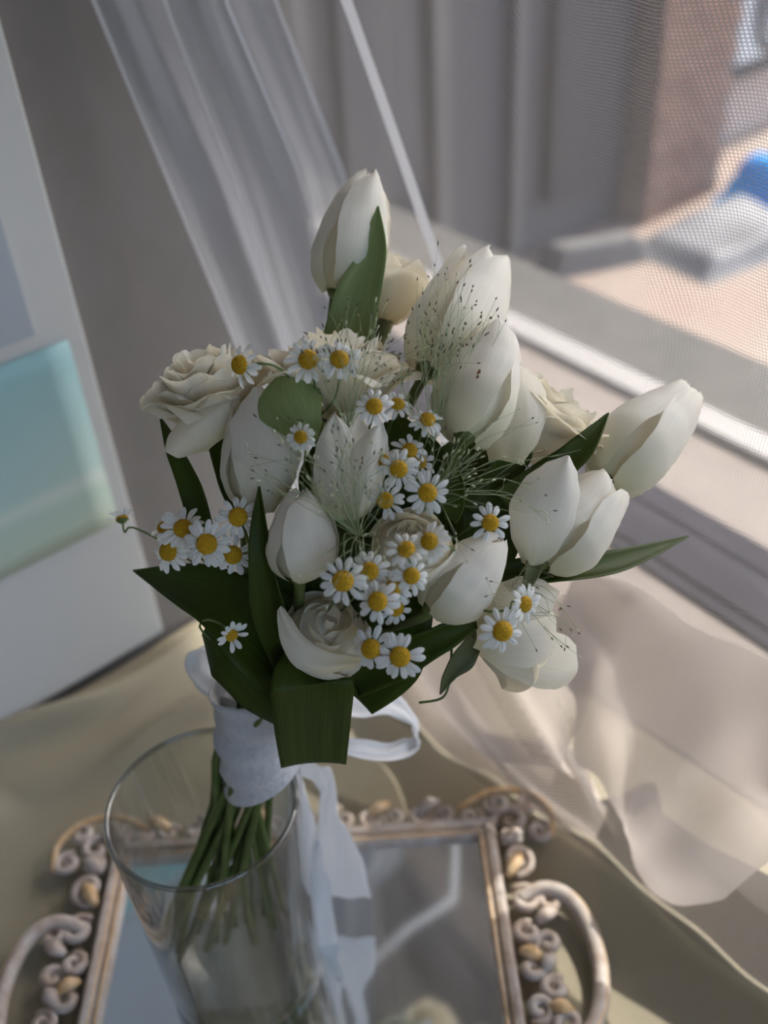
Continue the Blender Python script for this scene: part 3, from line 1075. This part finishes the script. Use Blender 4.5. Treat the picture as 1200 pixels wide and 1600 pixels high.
pg = thing('tulip_leaf', 'pale green rounded leaf between the left rose and the daisies', 'leaf', Matrix.Translation(PD(480, 690, .0)), 'loose leaves of the bouquet')
wide_petal(pg, pg.matrix_world.inverted(), PD(490, 690, -.002), PD(446, 580, -.012), .034, .009, 3, side=-.004, prof=((0, .15), (.2, .62), (.5, 1.0), (.75, .95), (.9, .68), (1, .2)), mt=M_LEAFPALE, name='blade')
loose_leaf('narrow dark green leaf rising below the left rose', [PD(318, 830, .01), PD(302, 770, .0), PD(276, 710, -.004), PD(250, 652, -.002)], [.014, .0135, .010, .0008], tilt=.4, cup=.5)
loose_leaf('short dark leaf hanging behind the tall pointed tulip', [PD(366, 800, .02), PD(355, 750, .012), PD(343, 700, .012), PD(342, 680, .016)], [.004, .011, .012, .009], tilt=-.2, cup=.4)
loose_leaf('broad dark leaf pointing far left above the small drooping daisy', [PD(455, 1050, .006), PD(405, 985, .0), PD(320, 925, -.004), PD(208, 891, .0)], [.040, .047, .030, .0008], tilt=-.25, cup=.35)
loose_leaf('broad green leaf wrapped down around the binding', [PD(470, 1135, .016), PD(418, 1078, .0), PD(375, 1020, -.002), PD(335, 968, .010)], [.014, .036, .042, .022], tilt=.2, cup=-.35)
loose_leaf('wide green leaf folded downwards in front of the ribbon', [PD(500, 1030, -.004), PD(488, 1062, -.026), PD(488, 1078, -.030), PD(488, 1130, -.020), PD(490, 1193, -.004)], [.034, .040, .0425, .041, .0375], tilt=.0, cup=.12)
loose_leaf('small upright green leaf right of the daisies at centre', [PD(705, 812, -.005), PD(710, 785, -.022), PD(713, 760, -.024), PD(716, 736, -.022)], [.006, .011, .009, .0008], tilt=.3, cup=.5)
loose_leaf('small dull grey-green leaf below the open tulip', [PD(836, 872, -.012), PD(832, 890, -.022), PD(826, 908, -.024), PD(820, 925, -.02)], [.009, .0085, .006, .002], mt=M_SEPAL, tilt=.2, cup=.5)
loose_leaf('small curled dark leaf beside the ribbon at the left', [PD(338, 1000, .004), PD(337, 1025, .0), PD(347, 1050, .0), PD(362, 1062, .004)], [.004, .008, .008, .002], tilt=.6, cup=.6)

# ------------------------------------------------------------------ roses
def rose(label, base, tip, radius, height, n=26, roll=0.0, ruffle=.05, curl=.35, seed=1, tight=0.0, ocurl=None, stem=True, sepals=0, name='rose', spread=1.0):
    M = frame(base, tip, roll)
    root = thing('rose', label, 'rose', M, 'white roses in the bouquet')
    inv = M.inverted()
    sd = random.Random(seed)
    for k in range(n):
        t = (k + .5) / n                            # 0 heart, 1 outermost
        phi = k * 2.39996 + sd.uniform(-.2, .2)
        tt = lerp(t, t ** .7, 1 - tight)
        r1 = radius * lerp(.05, 1.0 * spread, tt) * sd.uniform(.93, 1.05)
        r0 = radius * lerp(.03, .20, t)
        hh = height * lerp(.98, .80, t) * sd.uniform(.93, 1.05)
        wv = lerp(1.9, .95, min(1, t * 1.6)) * sd.uniform(.92, 1.1)
        cu = curl * sstep(.35, 1.0, t) * radius * sd.uniform(.6, 1.3)
        if tight:
            cu *= sstep(.6, 1, t) * 1.2
        p1, p2 = sd.uniform(0, 6), sd.uniform(0, 6)
        bell = lerp(.25, .62, t)

        def f(aa, s):
            a = aa * 2 - 1
            rs_ = lerp(r0, r1, s ** bell if tight == 0 else s ** (bell * .8))
            if tight:
                rs_ = radius * lerp(.10, 1.0, tt) * interp([(0, .45), (.25, .85), (.5, 1.03), (.8, 1.0), (1, .93)], s)
                rs_ *= 1 + .10 * a * (1 - t * .5)
            rs_ *= 1 + .03 * a * (1 - t * .4)
            wp = interp([(0, .35), (.35, .9), (.7, 1.0), (.9, .92), (1, .70)], s)
            ang = phi + a * wv * wp
            z = hh * (s - .20 * a ** 4 * s * s) + hh * ruffle * math.sin(a * 4 + p1) * s ** 3
            rr = rs_ + cu * s ** 5 + radius * ruffle * math.sin(a * 3.4 + p2) * s ** 3
            z -= cu * .75 * s ** 7
            z -= .18 * hh * t * s * sstep(.4, 1, t)
            return Vector((rr * math.cos(ang), rr * math.sin(ang), z))
        MB().grid(f, 12, 12, lambda aa, s: (aa, s)).build('petal', M_ROSE, root)
    d = (tip - base).normalized()
    if tight:
        MB().lathe([(radius * .95, height * .20), (radius * .85, height * .52), (radius * .6, height * .66), (radius * .3, height * .72), (0, height * .74)], 24).build('heart', M_ROSE, root)  # petal-coloured filler dome added to lighten the dark gaps between petals
    hip = MB().lathe([(.002, -.012), (.0045, -.009), (.006, -.003), (radius * .24, .001), (0, .003)], 12).build('hip', M_SEPAL, root)
    for q in range(sepals):
        a = q * 2 * PI / 5 + roll

        def g(aa, s):
            w_ = .0045 * math.sin(PI * (.15 + .84 * s)) * (aa * 2 - 1)
            rr = .004 + .026 * s
            return Vector((rr * math.cos(a) - w_ * math.sin(a), rr * math.sin(a) + w_ * math.cos(a), -.001 - .012 * s * s))
        MB().grid(g, 4, 10).build('sepal', M_SEPAL, root, solid=.0005)
    if stem:
        add_stem(root, inv, base - d * .008, d, .0026)
    return root, inv


# base point (towards the binding), tip (where the rose faces)
r, i_ = rose('large ruffled white rose at the far left of the bouquet', PD(352, 672, .024), PD(314, 556, -.020), .0345, .046, n=34, seed=2, ruffle=.06, curl=.14)
wide_petal(r, i_, PD(340, 692, -.004), PD(300, 642, -.020), .048, .010, 3, prof=((0, .3), (.3, .9), (.6, 1.0), (.85, .8), (1, .45)), mt=M_ROSE)
r, i_ = rose('wide white rose opening upwards behind the two top daisies', PD(528, 655, .036), PD(526, 516, .002), .0415, .048, n=28, seed=4, ruffle=.035, curl=.12)
r, i_ = rose('far white rose half hidden behind the topmost tulip', P(598, 505, .585), P(618, 385, .59), .029, .042, n=22, seed=6, ruffle=.05, curl=.12)
r, i_ = rose('ruffled white rose between the two right-hand tulips', PD(826, 700, .036), PD(886, 598, .004), .0345, .038, n=30, seed=8, ruffle=.06, curl=.12)
wide_petal(r, i_, PD(790, 722, .0), PD(812, 574, .002), .034, .010, 4, prof=((0, .5), (.25, .9), (.5, 1.05), (.75, .95), (.9, .7), (1, .25)), mt=M_ROSE)
wide_petal(r, i_, PD(862, 738, .006), PD(868, 664, .002), .030, .004, 6, prof=((0, .6), (.4, 1.0), (.75, .9), (1, .4)), mt=M_ROSE)
r, i_ = rose('small many-petalled white rose in the middle above the daisies', PD(646, 872, -.004), PD(640, 822, -.026), .0215, .024, n=18, seed=10, ruffle=.03, curl=.05, tight=.5)
wide_petal(r, i_, PD(650, 905, -.008), PD(636, 812, -.012), .038, .007, 3, mt=M_ROSE, prof=((0, .5), (.3, .95), (.5, 1), (.62, .6), (.7, .1), (1, .0)))
r, i_ = rose('white rosebud with a curled outer petal at the bottom left', PD(506, 1012, .010), PD(524, 930, -.018), .0235, .035, n=14, seed=12, ruffle=.02, curl=.10, tight=.75)
wide_petal(r, i_, PD(560, 1036, -.026), PD(436, 950, -.022), .0145, .005, 2, side=-.012, mt=M_ROSE, prof=((0, .4), (.2, .8), (.5, 1), (.8, .8), (.95, .45), (1, .2)))
wide_petal(r, i_, PD(566, 985, -.020), PD(520, 1058, -.012), .019, .004, 5, mt=M_ROSE, prof=((0, .6), (.3, .9), (.6, 1), (.85, .8), (1, .4)))
r, i_ = rose('white rose hanging outwards at the lower right with a drooping sepal', PD(748, 985, .014), PD(866, 1002, .004), .030, .040, n=20, seed=14, ruffle=.03, curl=.12, roll=.4, sepals=0)
wide_petal(r, i_, PD(742, 962, -.022), PD(872, 925, -.022), .026, .007, 3, mt=M_ROSE, prof=((0, .5), (.3, .95), (.6, 1), (.85, .7), (1, .1)))
wide_petal(r, i_, PD(742, 985, -.024), PD(868, 985, -.026), .038, .010, 6, mt=M_ROSE, prof=((0, .45), (.3, .9), (.6, 1), (.85, .85), (1, .5)))
wide_petal(r, i_, PD(752, 1010, -.014), PD(900, 1040, -.012), .032, .008, 8, mt=M_ROSE, prof=((0, .3), (.3, .8), (.6, 1), (.85, .95), (1, .7)))
leaf(r, i_, [PD(742, 1000, -.004), PD(722, 1030, -.012), PD(702, 1055, -.012), PD(688, 1085, -.008)], [.009, .013, .007, .0006], mt=M_SEPAL, tilt=.4, cup=.5, name='sepal')

# leaves deep inside the bunch
loose_leaf('dark leaf glimpsed behind the central daisy cluster', [PD(640, 930, .045), PD(640, 820, .035), PD(625, 720, .030), PD(618, 655, .03)], [.04, .06, .05, .01], tilt=.2, cup=.2)
loose_leaf('dark leaf in the gap between the lying tulip and the specked tulip', [PD(700, 930, .050), PD(725, 830, .032), PD(735, 740, .026), PD(745, 680, .03)], [.05, .062, .048, .01], tilt=-.2, cup=.2)
loose_leaf('dark leaf under the lower daisy cluster', [PD(540, 1080, .03), PD(580, 1010, .028), PD(600, 940, .03), PD(605, 880, .035)], [.04, .062, .055, .02], tilt=.1, cup=.2)
loose_leaf('dark leaf in the shadow left of the rosebud', [PD(450, 1075, .025), PD(440, 990, .022), PD(445, 900, .026), PD(450, 830, .03)], [.03, .05, .05, .02], tilt=.1, cup=.2)
loose_leaf('dark leaf in the shadow behind the wispy pale grass', [PD(560, 900, .04), PD(550, 810, .034), PD(540, 740, .034), PD(535, 670, .04)], [.04, .055, .05, .02], tilt=.1, cup=.2)

# ------------------------------------------------------------------ daisies (chamomile)
def daisy_petal_mesh():
    def f(aa, s):
        a = aa * 2 - 1
        w_ = .00162 * interp([(0, .35), (.3, .8), (.65, 1.0), (.88, .82), (1, .35)], s) * a
        return Vector((.0036 + .0074 * s - .0004 * abs(a) * s * 0, w_, .0010 * math.sin(PI * s * .8) - .0012 * s * s - .0006 * (a * a) + .0003 * math.cos(a * 6)))
    o = MB().grid(f, 5, 6, lambda aa, s: (aa, s)).build('petal', M_DAISY)
    me = o.data
    bpy.data.objects.remove(o)
    return me


def disc_mesh():
    prof = [(.0047, -.0004), (.0046, .0009), (.0041, .0020), (.0030, .0029), (.0015, .0034), (0, .0036)]
    mb = MB().lathe(prof, 20)
    rd = random.Random(3)
    for k in range(90):
        t = math.sqrt((k + .5) / 90)
        a = k * 2.39996
        r = .0045 * t
        z = .0035 - .0026 * t ** 2.5
        o = len(mb.v)
        e = .00042
        for (dx, dy, dz) in ((e, 0, 0), (0, e, 0), (-e, 0, 0), (0, -e, 0), (0, 0, e * 1.3)):
            mb.v.append(Vector((r * math.cos(a) + dx, r * math.sin(a) + dy, z + dz)))
        for q in range(4):
            mb.f.append((o + q, o + (q + 1) % 4, o + 4))
            mb.uv.append([(0, 0)] * 3)
    o = mb.build('disc', M_DISC)
    me = o.data
    bpy.data.objects.remove(o)
    return me


def calyx_mesh():
    o = MB().lathe([(.0007, -.0034), (.0022, -.0026), (.0038, -.0012), (.0042, -.0002), (.0030, .0003)], 12).build('calyx', M_STEMTHIN)
    me = o.data
    bpy.data.objects.remove(o)
    return me


DP, DD, DC = daisy_petal_mesh(), disc_mesh(), calyx_mesh()


def daisy(label, px, py, dd, rpx, fx=0.0, fy=0.0, n=14, droop=0.0, seed=0, away=1.0, stem_to=None):
    """fx, fy: how far the face leans to the picture's right and up (-1..1)"""
    c = PD(px, py, dd)
    d = dome(px, py) + dd
    R = rpx / FPX * d
    sc = R / .0104
    z = (-F_ * away + R_ * fx + U_ * fy).normalized()
    M = frame(c, c + z * .01, seed * 1.7)
    root = thing('daisy', label, 'daisy', M, 'chamomile daisies in the bouquet')
    S = Matrix.Diagonal((sc, sc, sc, 1))

    def add(nm, me, L):
        o = bpy.data.objects.new(nm, me)
        col.objects.link(o)
        o.parent = root
        o.matrix_local = L
        return o
    add('disc', DD, S)
    add('calyx', DC, S)
    rd = random.Random(seed * 31 + 7)
    for k in range(n):
        if rd.random() < .04:
            continue
        a = 2 * PI * k / n + rd.uniform(-.10, .10)
        L = S @ Matrix.Rotation(a, 4, 'Z') @ Matrix.Rotation(droop + rd.uniform(-.18, .2), 4, 'Y') @ Matrix.Rotation(rd.uniform(-.25, .25), 4, 'X') @ Matrix.Diagonal((rd.uniform(.92, 1.08), rd.uniform(.9, 1.15), 1, 1))
        add('petal', DP, L)
    inv = M.inverted()
    if stem_to is None:
        if seed % 3 == 1:
            MB().tube(stem_path(c - z * .003 * sc, z, .001), [.0007] * 12 + [.0014] * 21, 6).build('stem', M_STEM, root, True, inv)
        else:
            short_stem(root, inv, c - z * .003 * sc, z, .00062)
    else:
        pts = [c - z * .003 * sc, c - z * .008] + stem_to
        MB().tube(spline(pts, 14), .00062, 5).build('stem', M_STEMTHIN, root, True, inv)
    return root


DAISIES = [
    # label, px, py, dd, r, fx, fy, n, droop
    ('daisy seen from the side in front of the left rose', 375, 570, -.036, 34, -.85, -.1, 12, .3),
    ('upper daisy of the top pair, left of its twin', 482, 562, -.042, 36, .0, .25, 13, .05),
    ('upper daisy at the right of the top pair', 530, 562, -.042, 34, .1, .35, 15, .05),
    ('daisy just right of the splayed tulip, below the top pair', 585, 635, -.032, 30, .05, .1, 12, .15),
    ('daisy tilted upward behind the grass near the centre', 621, 632, -.010, 26, .3, .8, 12, .1),
    ('daisy tilted upward under the brown-specked tulip', 668, 656, -.020, 28, .3, .7, 12, .15),
    ('half-hidden daisy touching the tip of the splayed tulip', 597, 720, -.012, 26, -.2, .2, 11, .2),
    ('daisy in the middle of the central cluster with drooping petals', 623, 733, -.024, 32, -.1, .05, 14, .25),
    ('upper daisy at the back of the central cluster', 640, 704, -.012, 28, .3, .5, 12, .1),
    ('daisy peeping out behind the central cluster at right', 655, 722, -.004, 26, .3, .3, 12, .1),
    ('bright daisy at the lower right of the central cluster', 668, 770, -.026, 34, .05, .0, 13, .1),
    ('daisy above the small many-petalled rose at its left', 602, 782, -.018, 30, -.2, .1, 12, .2),
    ('daisy tucked against the open tulip at right', 766, 817, -.022, 31, .25, .1, 11, .1),
    ('top daisy of the left cluster with bright thin petals', 286, 826, -.028, 34, -.1, .45, 16, -.1),
    ('leftmost daisy of the left cluster, facing left', 263, 862, -.018, 33, -.35, .0, 13, .2),
    ('largest daisy of the left cluster, front and centre', 323, 850, -.036, 37, .05, .0, 14, .12),
    ('dull daisy at the upper right of the left cluster', 372, 808, -.020, 34, .15, .0, 12, .25),
    ('shaded daisy at the lower right of the left cluster', 364, 867, -.014, 33, .2, -.1, 12, .25),
    ('daisy mostly hidden behind the left cluster', 256, 825, -.006, 24, -.4, .2, 11, .2),
    ('small half-closed daisy drooping in front of the broad left leaf', 361, 991, -.036, 26, .55, -.25, 12, -.5),
    ('largest daisy of the lower cluster at its left', 536, 908, -.048, 38, -.05, .05, 12, .1),
    ('daisy behind the largest one in the lower cluster', 577, 893, -.036, 34, .1, .3, 13, .1),
    ('daisy with a tall dome in the middle of the lower cluster', 590, 940, -.050, 35, -.05, .0, 12, .35),
    ('daisy facing up in front of the small many-petalled rose', 635, 859, -.044, 32, -.1, .65, 11, -.05),
    ('daisy turned right in front of the small many-petalled rose', 671, 846, -.042, 32, -.45, .25, 15, .1),
    ('daisy at the right of the lower cluster, touching the lying tulip', 643, 900, -.040, 30, .2, .1, 12, .15),
    ('daisy squeezed in the heart of the lower cluster', 614, 919, -.040, 30, .1, .15, 12, .15),
    ('orange-centred daisy sunk deep in the lower cluster', 618, 950, -.026, 30, .2, -.1, 11, .25),
    ('left daisy of the bottom pair, with dull petals', 580, 1014, -.044, 36, -.25, .0, 13, .25),
    ('right daisy of the bottom pair, facing the viewer', 625, 1026, -.050, 37, .0, -.05, 15, .1),
    ('daisy lying on the lower right rose', 785, 986, -.050, 37, .35, -.1, 12, .15),
    ('small daisy seen from the side above the lower right rose', 819, 944, -.042, 30, .8, -.1, 15, -.15),
    ('greenish young daisy beside the folded pale leaf', 470, 683, -.030, 24, .0, .0, 14, .15),
]
for k, (lb, px, py, dd, rp, fx, fy, n, dr) in enumerate(DAISIES):
    st = None
    if k == 0:
        st = [PD(405, 568, -.034), PD(435, 574, -.026), PD(460, 600, -.010)]
    elif k == 1:
        st = [PD(492, 600, -.012), PD(494, 640, .004), PD(490, 690, .02)]
    elif k == 2:
        st = [PD(530, 590, -.014), PD(522, 625, -.006), PD(495, 655, .012)]
    elif k == 19:
        st = [PD(345, 975, -.034), PD(322, 968, -.028), PD(312, 980, -.018), PD(330, 1000, -.002)]
    elif k == 31:
        st = [PD(795, 952, -.040), PD(760, 955, -.034), PD(730, 940, -.008)]
    daisy(lb, px, py, dd, rp, fx, fy, n, dr, k, stem_to=st)
daisy('lone daisy seen from behind far out at the left', 191, 812, .0, 22, -.3, 1.0, 11, -.5, 50, away=-.35, stem_to=[PD(207, 824, .0), PD(260, 850, .008), PD(330, 900, .02)])

# ------------------------------------------------------------------ ribbon
rb = thing('ribbon', 'white gauzy ribbon bound round the stems, with a bow and two tails', 'ribbon', Matrix.Translation(BIND))
rinv = rb.matrix_world.inverted()
WA, WB = P(398, 1072, .592), P(412, 1200, .612)


def wrapf(a, bb):
    ax = (WB - WA).normalized()
    x = (EYE - WA).normalized()
    x = (x - ax * x.dot(ax)).normalized()
    y = ax.cross(x)
    an = a * 2 * PI
    c = lerp(WA, WB, bb)
    r = .0245 + .0015 * math.sin(bb * 9 + an * 2) + .0016 * math.sin(bb * 26 + an * 1.0) + .0005 * (1 - bb) ** 2
    c = c + y * (-.010 * (bb - .5) * math.cos(0)) * 0
    tilt = .014 * math.sin(an + .4) * bb
    return c + x * (math.cos(an) * r) + y * (math.sin(an) * r * 1.05) + ax * tilt


MB().grid(wrapf, 40, 22, None, True).build('wrap', M_WRAP, rb, True, rinv, solid=.0012)


def strip(name, pts, widths, wdir, n=44, mt=None, ripple=.0012, seed=0, twist=None):
    c = spline(pts, n)
    wv = [interp([(i / (len(widths) - 1), x) for i, x in enumerate(widths)], k / n) for k in range(n + 1)]

    def f(aa, bb):
        k = int(round(bb * n))
        t = (c[min(k + 1, n)] - c[max(k - 1, 0)]).normalized()
        d = wdir(bb) if callable(wdir) else wdir
        s = (d - t * d.dot(t)).normalized()
        q = s.cross(t)
        a = aa * 2 - 1
        return c[k] + s * (a * wv[k] / 2) + q * (ripple * math.sin(a * 6 + bb * 19 + seed) + ripple * .8 * math.sin(bb * 41 + a * 2 + seed))
    L = sum((c[i + 1] - c[i]).length for i in range(n))
    return MB().grid(f, 10, n, lambda aa, bb: (aa * .03, bb * L)).build(name, mt or M_RIBBON, rb, True, rinv, solid=.0004)


strip('bow_loop', [P(462, 1140, .605), P(510, 1105, .612), P(560, 1095, .622), P(612, 1097, .634), P(646, 1125, .645), P(646, 1158, .645), P(608, 1176, .632), P(556, 1168, .618), P(505, 1155, .610), P(462, 1150, .606)],
      [.016, .022, .026, .020, .014, .013, .014, .013, .014, .012], lambda bb: (U_ * .75 + F_ * .9 + R_ * .1), seed=1)
strip('bow_loop', [P(395, 1105, .596), P(360, 1085, .604), P(330, 1058, .612), P(318, 1020, .616), P(345, 1004, .612), P(372, 1030, .604), P(392, 1075, .598)],
      [.014, .022, .028, .026, .022, .018, .014], lambda bb: (U_ * .3 + F_ * .7 + R_ * .6), seed=2)
strip('tail', [P(455, 1190, .622), P(490, 1205, .640), P(512, 1232, .665), P(513, 1275, .690), P(528, 1340, .722), P(534, 1402, .748)],
      [.020, .022, .011, .014, .038, .046], lambda bb: (R_ * 1.0 + F_ * .15 * math.sin(bb * 5)), seed=3)
strip('tail', [P(452, 1195, .625), P(464, 1240, .672), P(474, 1310, .705), P(484, 1400, .735), P(494, 1500, .745), P(503, 1610, .728)],
      [.012, .012, .022, .034, .036, .034], lambda bb: (R_ * 1.0 + F_ * .4), seed=4, ripple=.002)

# ------------------------------------------------------------------ fine grass sprays
def spray(label, base, targets, dark=.7, thick=.00012, per=3, spread=.012, seed=1, seedlen=.0011):
    root = thing('grass_spray', label, 'grass', Matrix.Translation(base), 'fine grass sprays in the bouquet')
    inv = root.matrix_world.inverted()
    rd = random.Random(seed)
    st, sd, sp = MB(), MB(), MB()

    def grain(p, d):
        mbb = sd if rd.random() < dark else sp
        l = seedlen * rd.uniform(.8, 1.4)
        mbb.tube([p, p + d * l * .5, p + d * l * 1.2, p + d * l * 2], [.00012, .00042, .00036, .00006], 5)
    for (tp) in targets:
        tp = tp + Vector((rd.gauss(0, .003), rd.gauss(0, .003), rd.gauss(0, .003)))
        mid = lerp(base, tp, .5) + Vector((rd.gauss(0, .004), rd.gauss(0, .004), .004 + rd.gauss(0, .003)))
        c = spline([base, mid, tp], 10)
        st.tube(c, [thick * lerp(1.7, .9, i / 10) for i in range(11)], 4)
        grain(tp, (c[10] - c[9]).normalized())
        for q in range(per):
            k = rd.randint(3, 8)
            d = (c[k + 1] - c[k]).normalized()
            e = c[k] + d * rd.uniform(.010, .020) + Vector((rd.gauss(0, spread * .5), rd.gauss(0, spread * .5), rd.gauss(0, spread * .5)))
            m2 = lerp(c[k], e, .5) + d * .002
            st.tube([c[k], m2, e], [thick, thick * .9, thick * .7], 4)
            grain(e, (e - m2).normalized())
            if rd.random() < .5:
                e2 = m2 + d * rd.uniform(.006, .012) + Vector((rd.gauss(0, .004), rd.gauss(0, .004), rd.gauss(0, .004)))
                st.tube([m2, e2], thick * .75, 4)
                grain(e2, (e2 - m2).normalized())
    tag(st.build('stalks', M_GRASS, root, True, inv), kind='stuff')
    if sd.v:
        tag(sd.build('seeds', M_SEED, root, True, inv), kind='stuff')
    if sp.v:
        tag(sp.build('pale_seeds', M_SEEDPALE, root, True, inv), kind='stuff')


def fan(pts, dd, n, seed):
    """n targets spread along a poly-line of picture points"""
    rd = random.Random(seed)
    out = []
    for k in range(n):
        t = (k + rd.random()) / n * (len(pts) - 1)
        j = min(int(t), len(pts) - 2)
        f_ = t - j
        x = lerp(pts[j][0], pts[j + 1][0], f_) + rd.gauss(0, 7)
        y = lerp(pts[j][1], pts[j + 1][1], f_) + rd.gauss(0, 10)
        out.append(PD(x, y, dd + rd.gauss(0, .004)))
    return out


spray('tall dark-seeded grass spray in front of the half-open upper right tulip', PD(678, 690, -.012),
      fan([(640, 520), (668, 470), (690, 430), (725, 450), (760, 475), (775, 500)], -.030, 20, 2) + fan([(650, 590), (680, 540), (720, 520), (745, 540)], -.034, 12, 3), .85, per=2, seed=5)
spray('dark-seeded grass spray beside the pair of top daisies', PD(545, 668, -.022),
      fan([(500, 610), (520, 540), (525, 508), (560, 515), (590, 530), (615, 545), (630, 580)], -.046, 20, 6), .9, per=2, seed=7)
spray('pale wispy grass spray over the splayed tulip', PD(560, 838, -.020),
      fan([(405, 750), (440, 715), (480, 705), (510, 690), (535, 690), (570, 700), (600, 720)], -.040, 20, 8) + fan([(460, 760), (500, 735), (540, 740), (590, 750), (600, 790)], -.044, 13, 9) + fan([(530, 860), (555, 880), (585, 850)], -.046, 8, 10), .4, per=2, seed=11)
spray('sparse grass spray leaning right over the short dark leaf', PD(690, 770, -.016),
      fan([(790, 640), (845, 668), (868, 690), (850, 760), (855, 790), (830, 810)], -.036, 9, 12) + fan([(700, 860), (705, 800), (740, 760), (760, 715)], -.034, 5, 13), .5, per=1, seed=14)
spray('thin drooping grass spray over the lower right rose', PD(800, 925, -.014),
      fan([(745, 935), (775, 920), (835, 910), (850, 960), (885, 985), (860, 1015), (830, 1000)], -.052, 12, 15), .6, per=1, seed=16)
spray('faint grass wisps between the brown-specked tulip and the daisies', PD(660, 800, -.010),
      fan([(660, 690), (690, 700), (730, 705), (750, 740), (720, 790)], -.030, 14, 17), .3, per=2, seed=18)
tw = tag(MB().tube(spline([PD(705, 995, .012), PD(705, 1040, .0), PD(700, 1075, -.002), PD(688, 1092, .0), PD(655, 1098, .006)], 20), .0007, 6).build('bent_stem', M_STEMTHIN), 'thin bent green stem dangling below the hanging rose', 'stem')

# ------------------------------------------------------------------ things out in the yard
g = thing('air_conditioner', 'white air conditioner with a round fan on the far white wall', 'air conditioner', Matrix.Translation(W(-2.6, 5.05, -.555)))
gi = g.matrix_world.inverted()
wbox(-2.74, -2.56, 4.60, 5.45, -.555, .05).build('casing', M_FARWHITE, g, False, gi, bevel=.02)
Mf = Matrix((VV, Vector((0, 0, 1)), UU)).transposed().to_4x4()
Mf.translation = W(-2.556, 4.97, -.27)
MB().lathe([(.26, 0), (.265, .012), (.225, .016), (.22, 0)], 32, Mf).build('fan_ring', M_GREYDARK, g, True, gi)
for r_ in (.16, .1):
    MB().lathe([(r_ + .012, 0), (r_ + .01, .014), (r_ - .01, .014), (r_ - .012, 0)], 32, Mf).build('grille_ring', M_SHEET, g, True, gi)
MB().lathe([(.07, 0), (.06, .03), (0, .04)], 20, Mf).build('hub', M_GREYDARK, g, True, gi)


def heap(name, label, cat, cx, cy, sx, sy, h, rot, mt, seed):
    def f(a, bb):
        x, y = (a - .5) * sx, (bb - .5) * sy
        e = min(a, 1 - a, bb, 1 - bb)
        z = h * sstep(0, .16, e) * (.8 + .5 * noise.noise(Vector((x * 2.4 + seed, y * 2.4, 0))))
        c, s = math.cos(rot), math.sin(rot)
        return Vector((cx + c * x - s * y, cy + s * x + c * y, -1 + .002 + max(0, z)))
    return tag(MB().grid(f, 24, 24).build(name, mt), label, cat)


heap('tarpaulin', 'bright blue tarpaulin heap on the ground outside by the pink wall', 'tarpaulin', 2.20, 4.66, .8, .5, .22, .5, M_BLUE, 1)
heap('tarpaulin', 'grey plastic sheet spread in front of the brick pier', 'sheet', 1.62, 4.12, .75, .5, .12, .5, M_SHEET, 5)
heap('rubble', 'low pale heap of rubble at the foot of the grey wall', 'rubble', 1.0, 4.05, .5, .22, .12, .3, M_GREYLIGHT, 9)

# sampling guide for the daylight through the window (adds no light)
pl = bpy.data.lights.new('window_portal', 'AREA')
pl.shape = 'RECTANGLE'
pl.size, pl.size_y = 3.2, 1.35
pl.cycles.is_portal = True
po = bpy.data.objects.new('window_portal', pl)
col.objects.link(po)
po.location = ORG + UR * .12 + VR_ * .45 + Vector((0, 0, .70))
p2 = bpy.data.lights.new('window_portal', 'AREA')
p2.shape = 'RECTANGLE'
p2.size, p2.size_y = 1.7, 1.65
p2.cycles.is_portal = True
q2 = bpy.data.objects.new('window_portal', p2)
col.objects.link(q2)
q2.location = W(1.91, -1.05, .825)
q2.rotation_euler = UU.to_track_quat('Z', 'Y').to_euler()
po.rotation_euler = VR_.to_track_quat('Z', 'Y').to_euler()
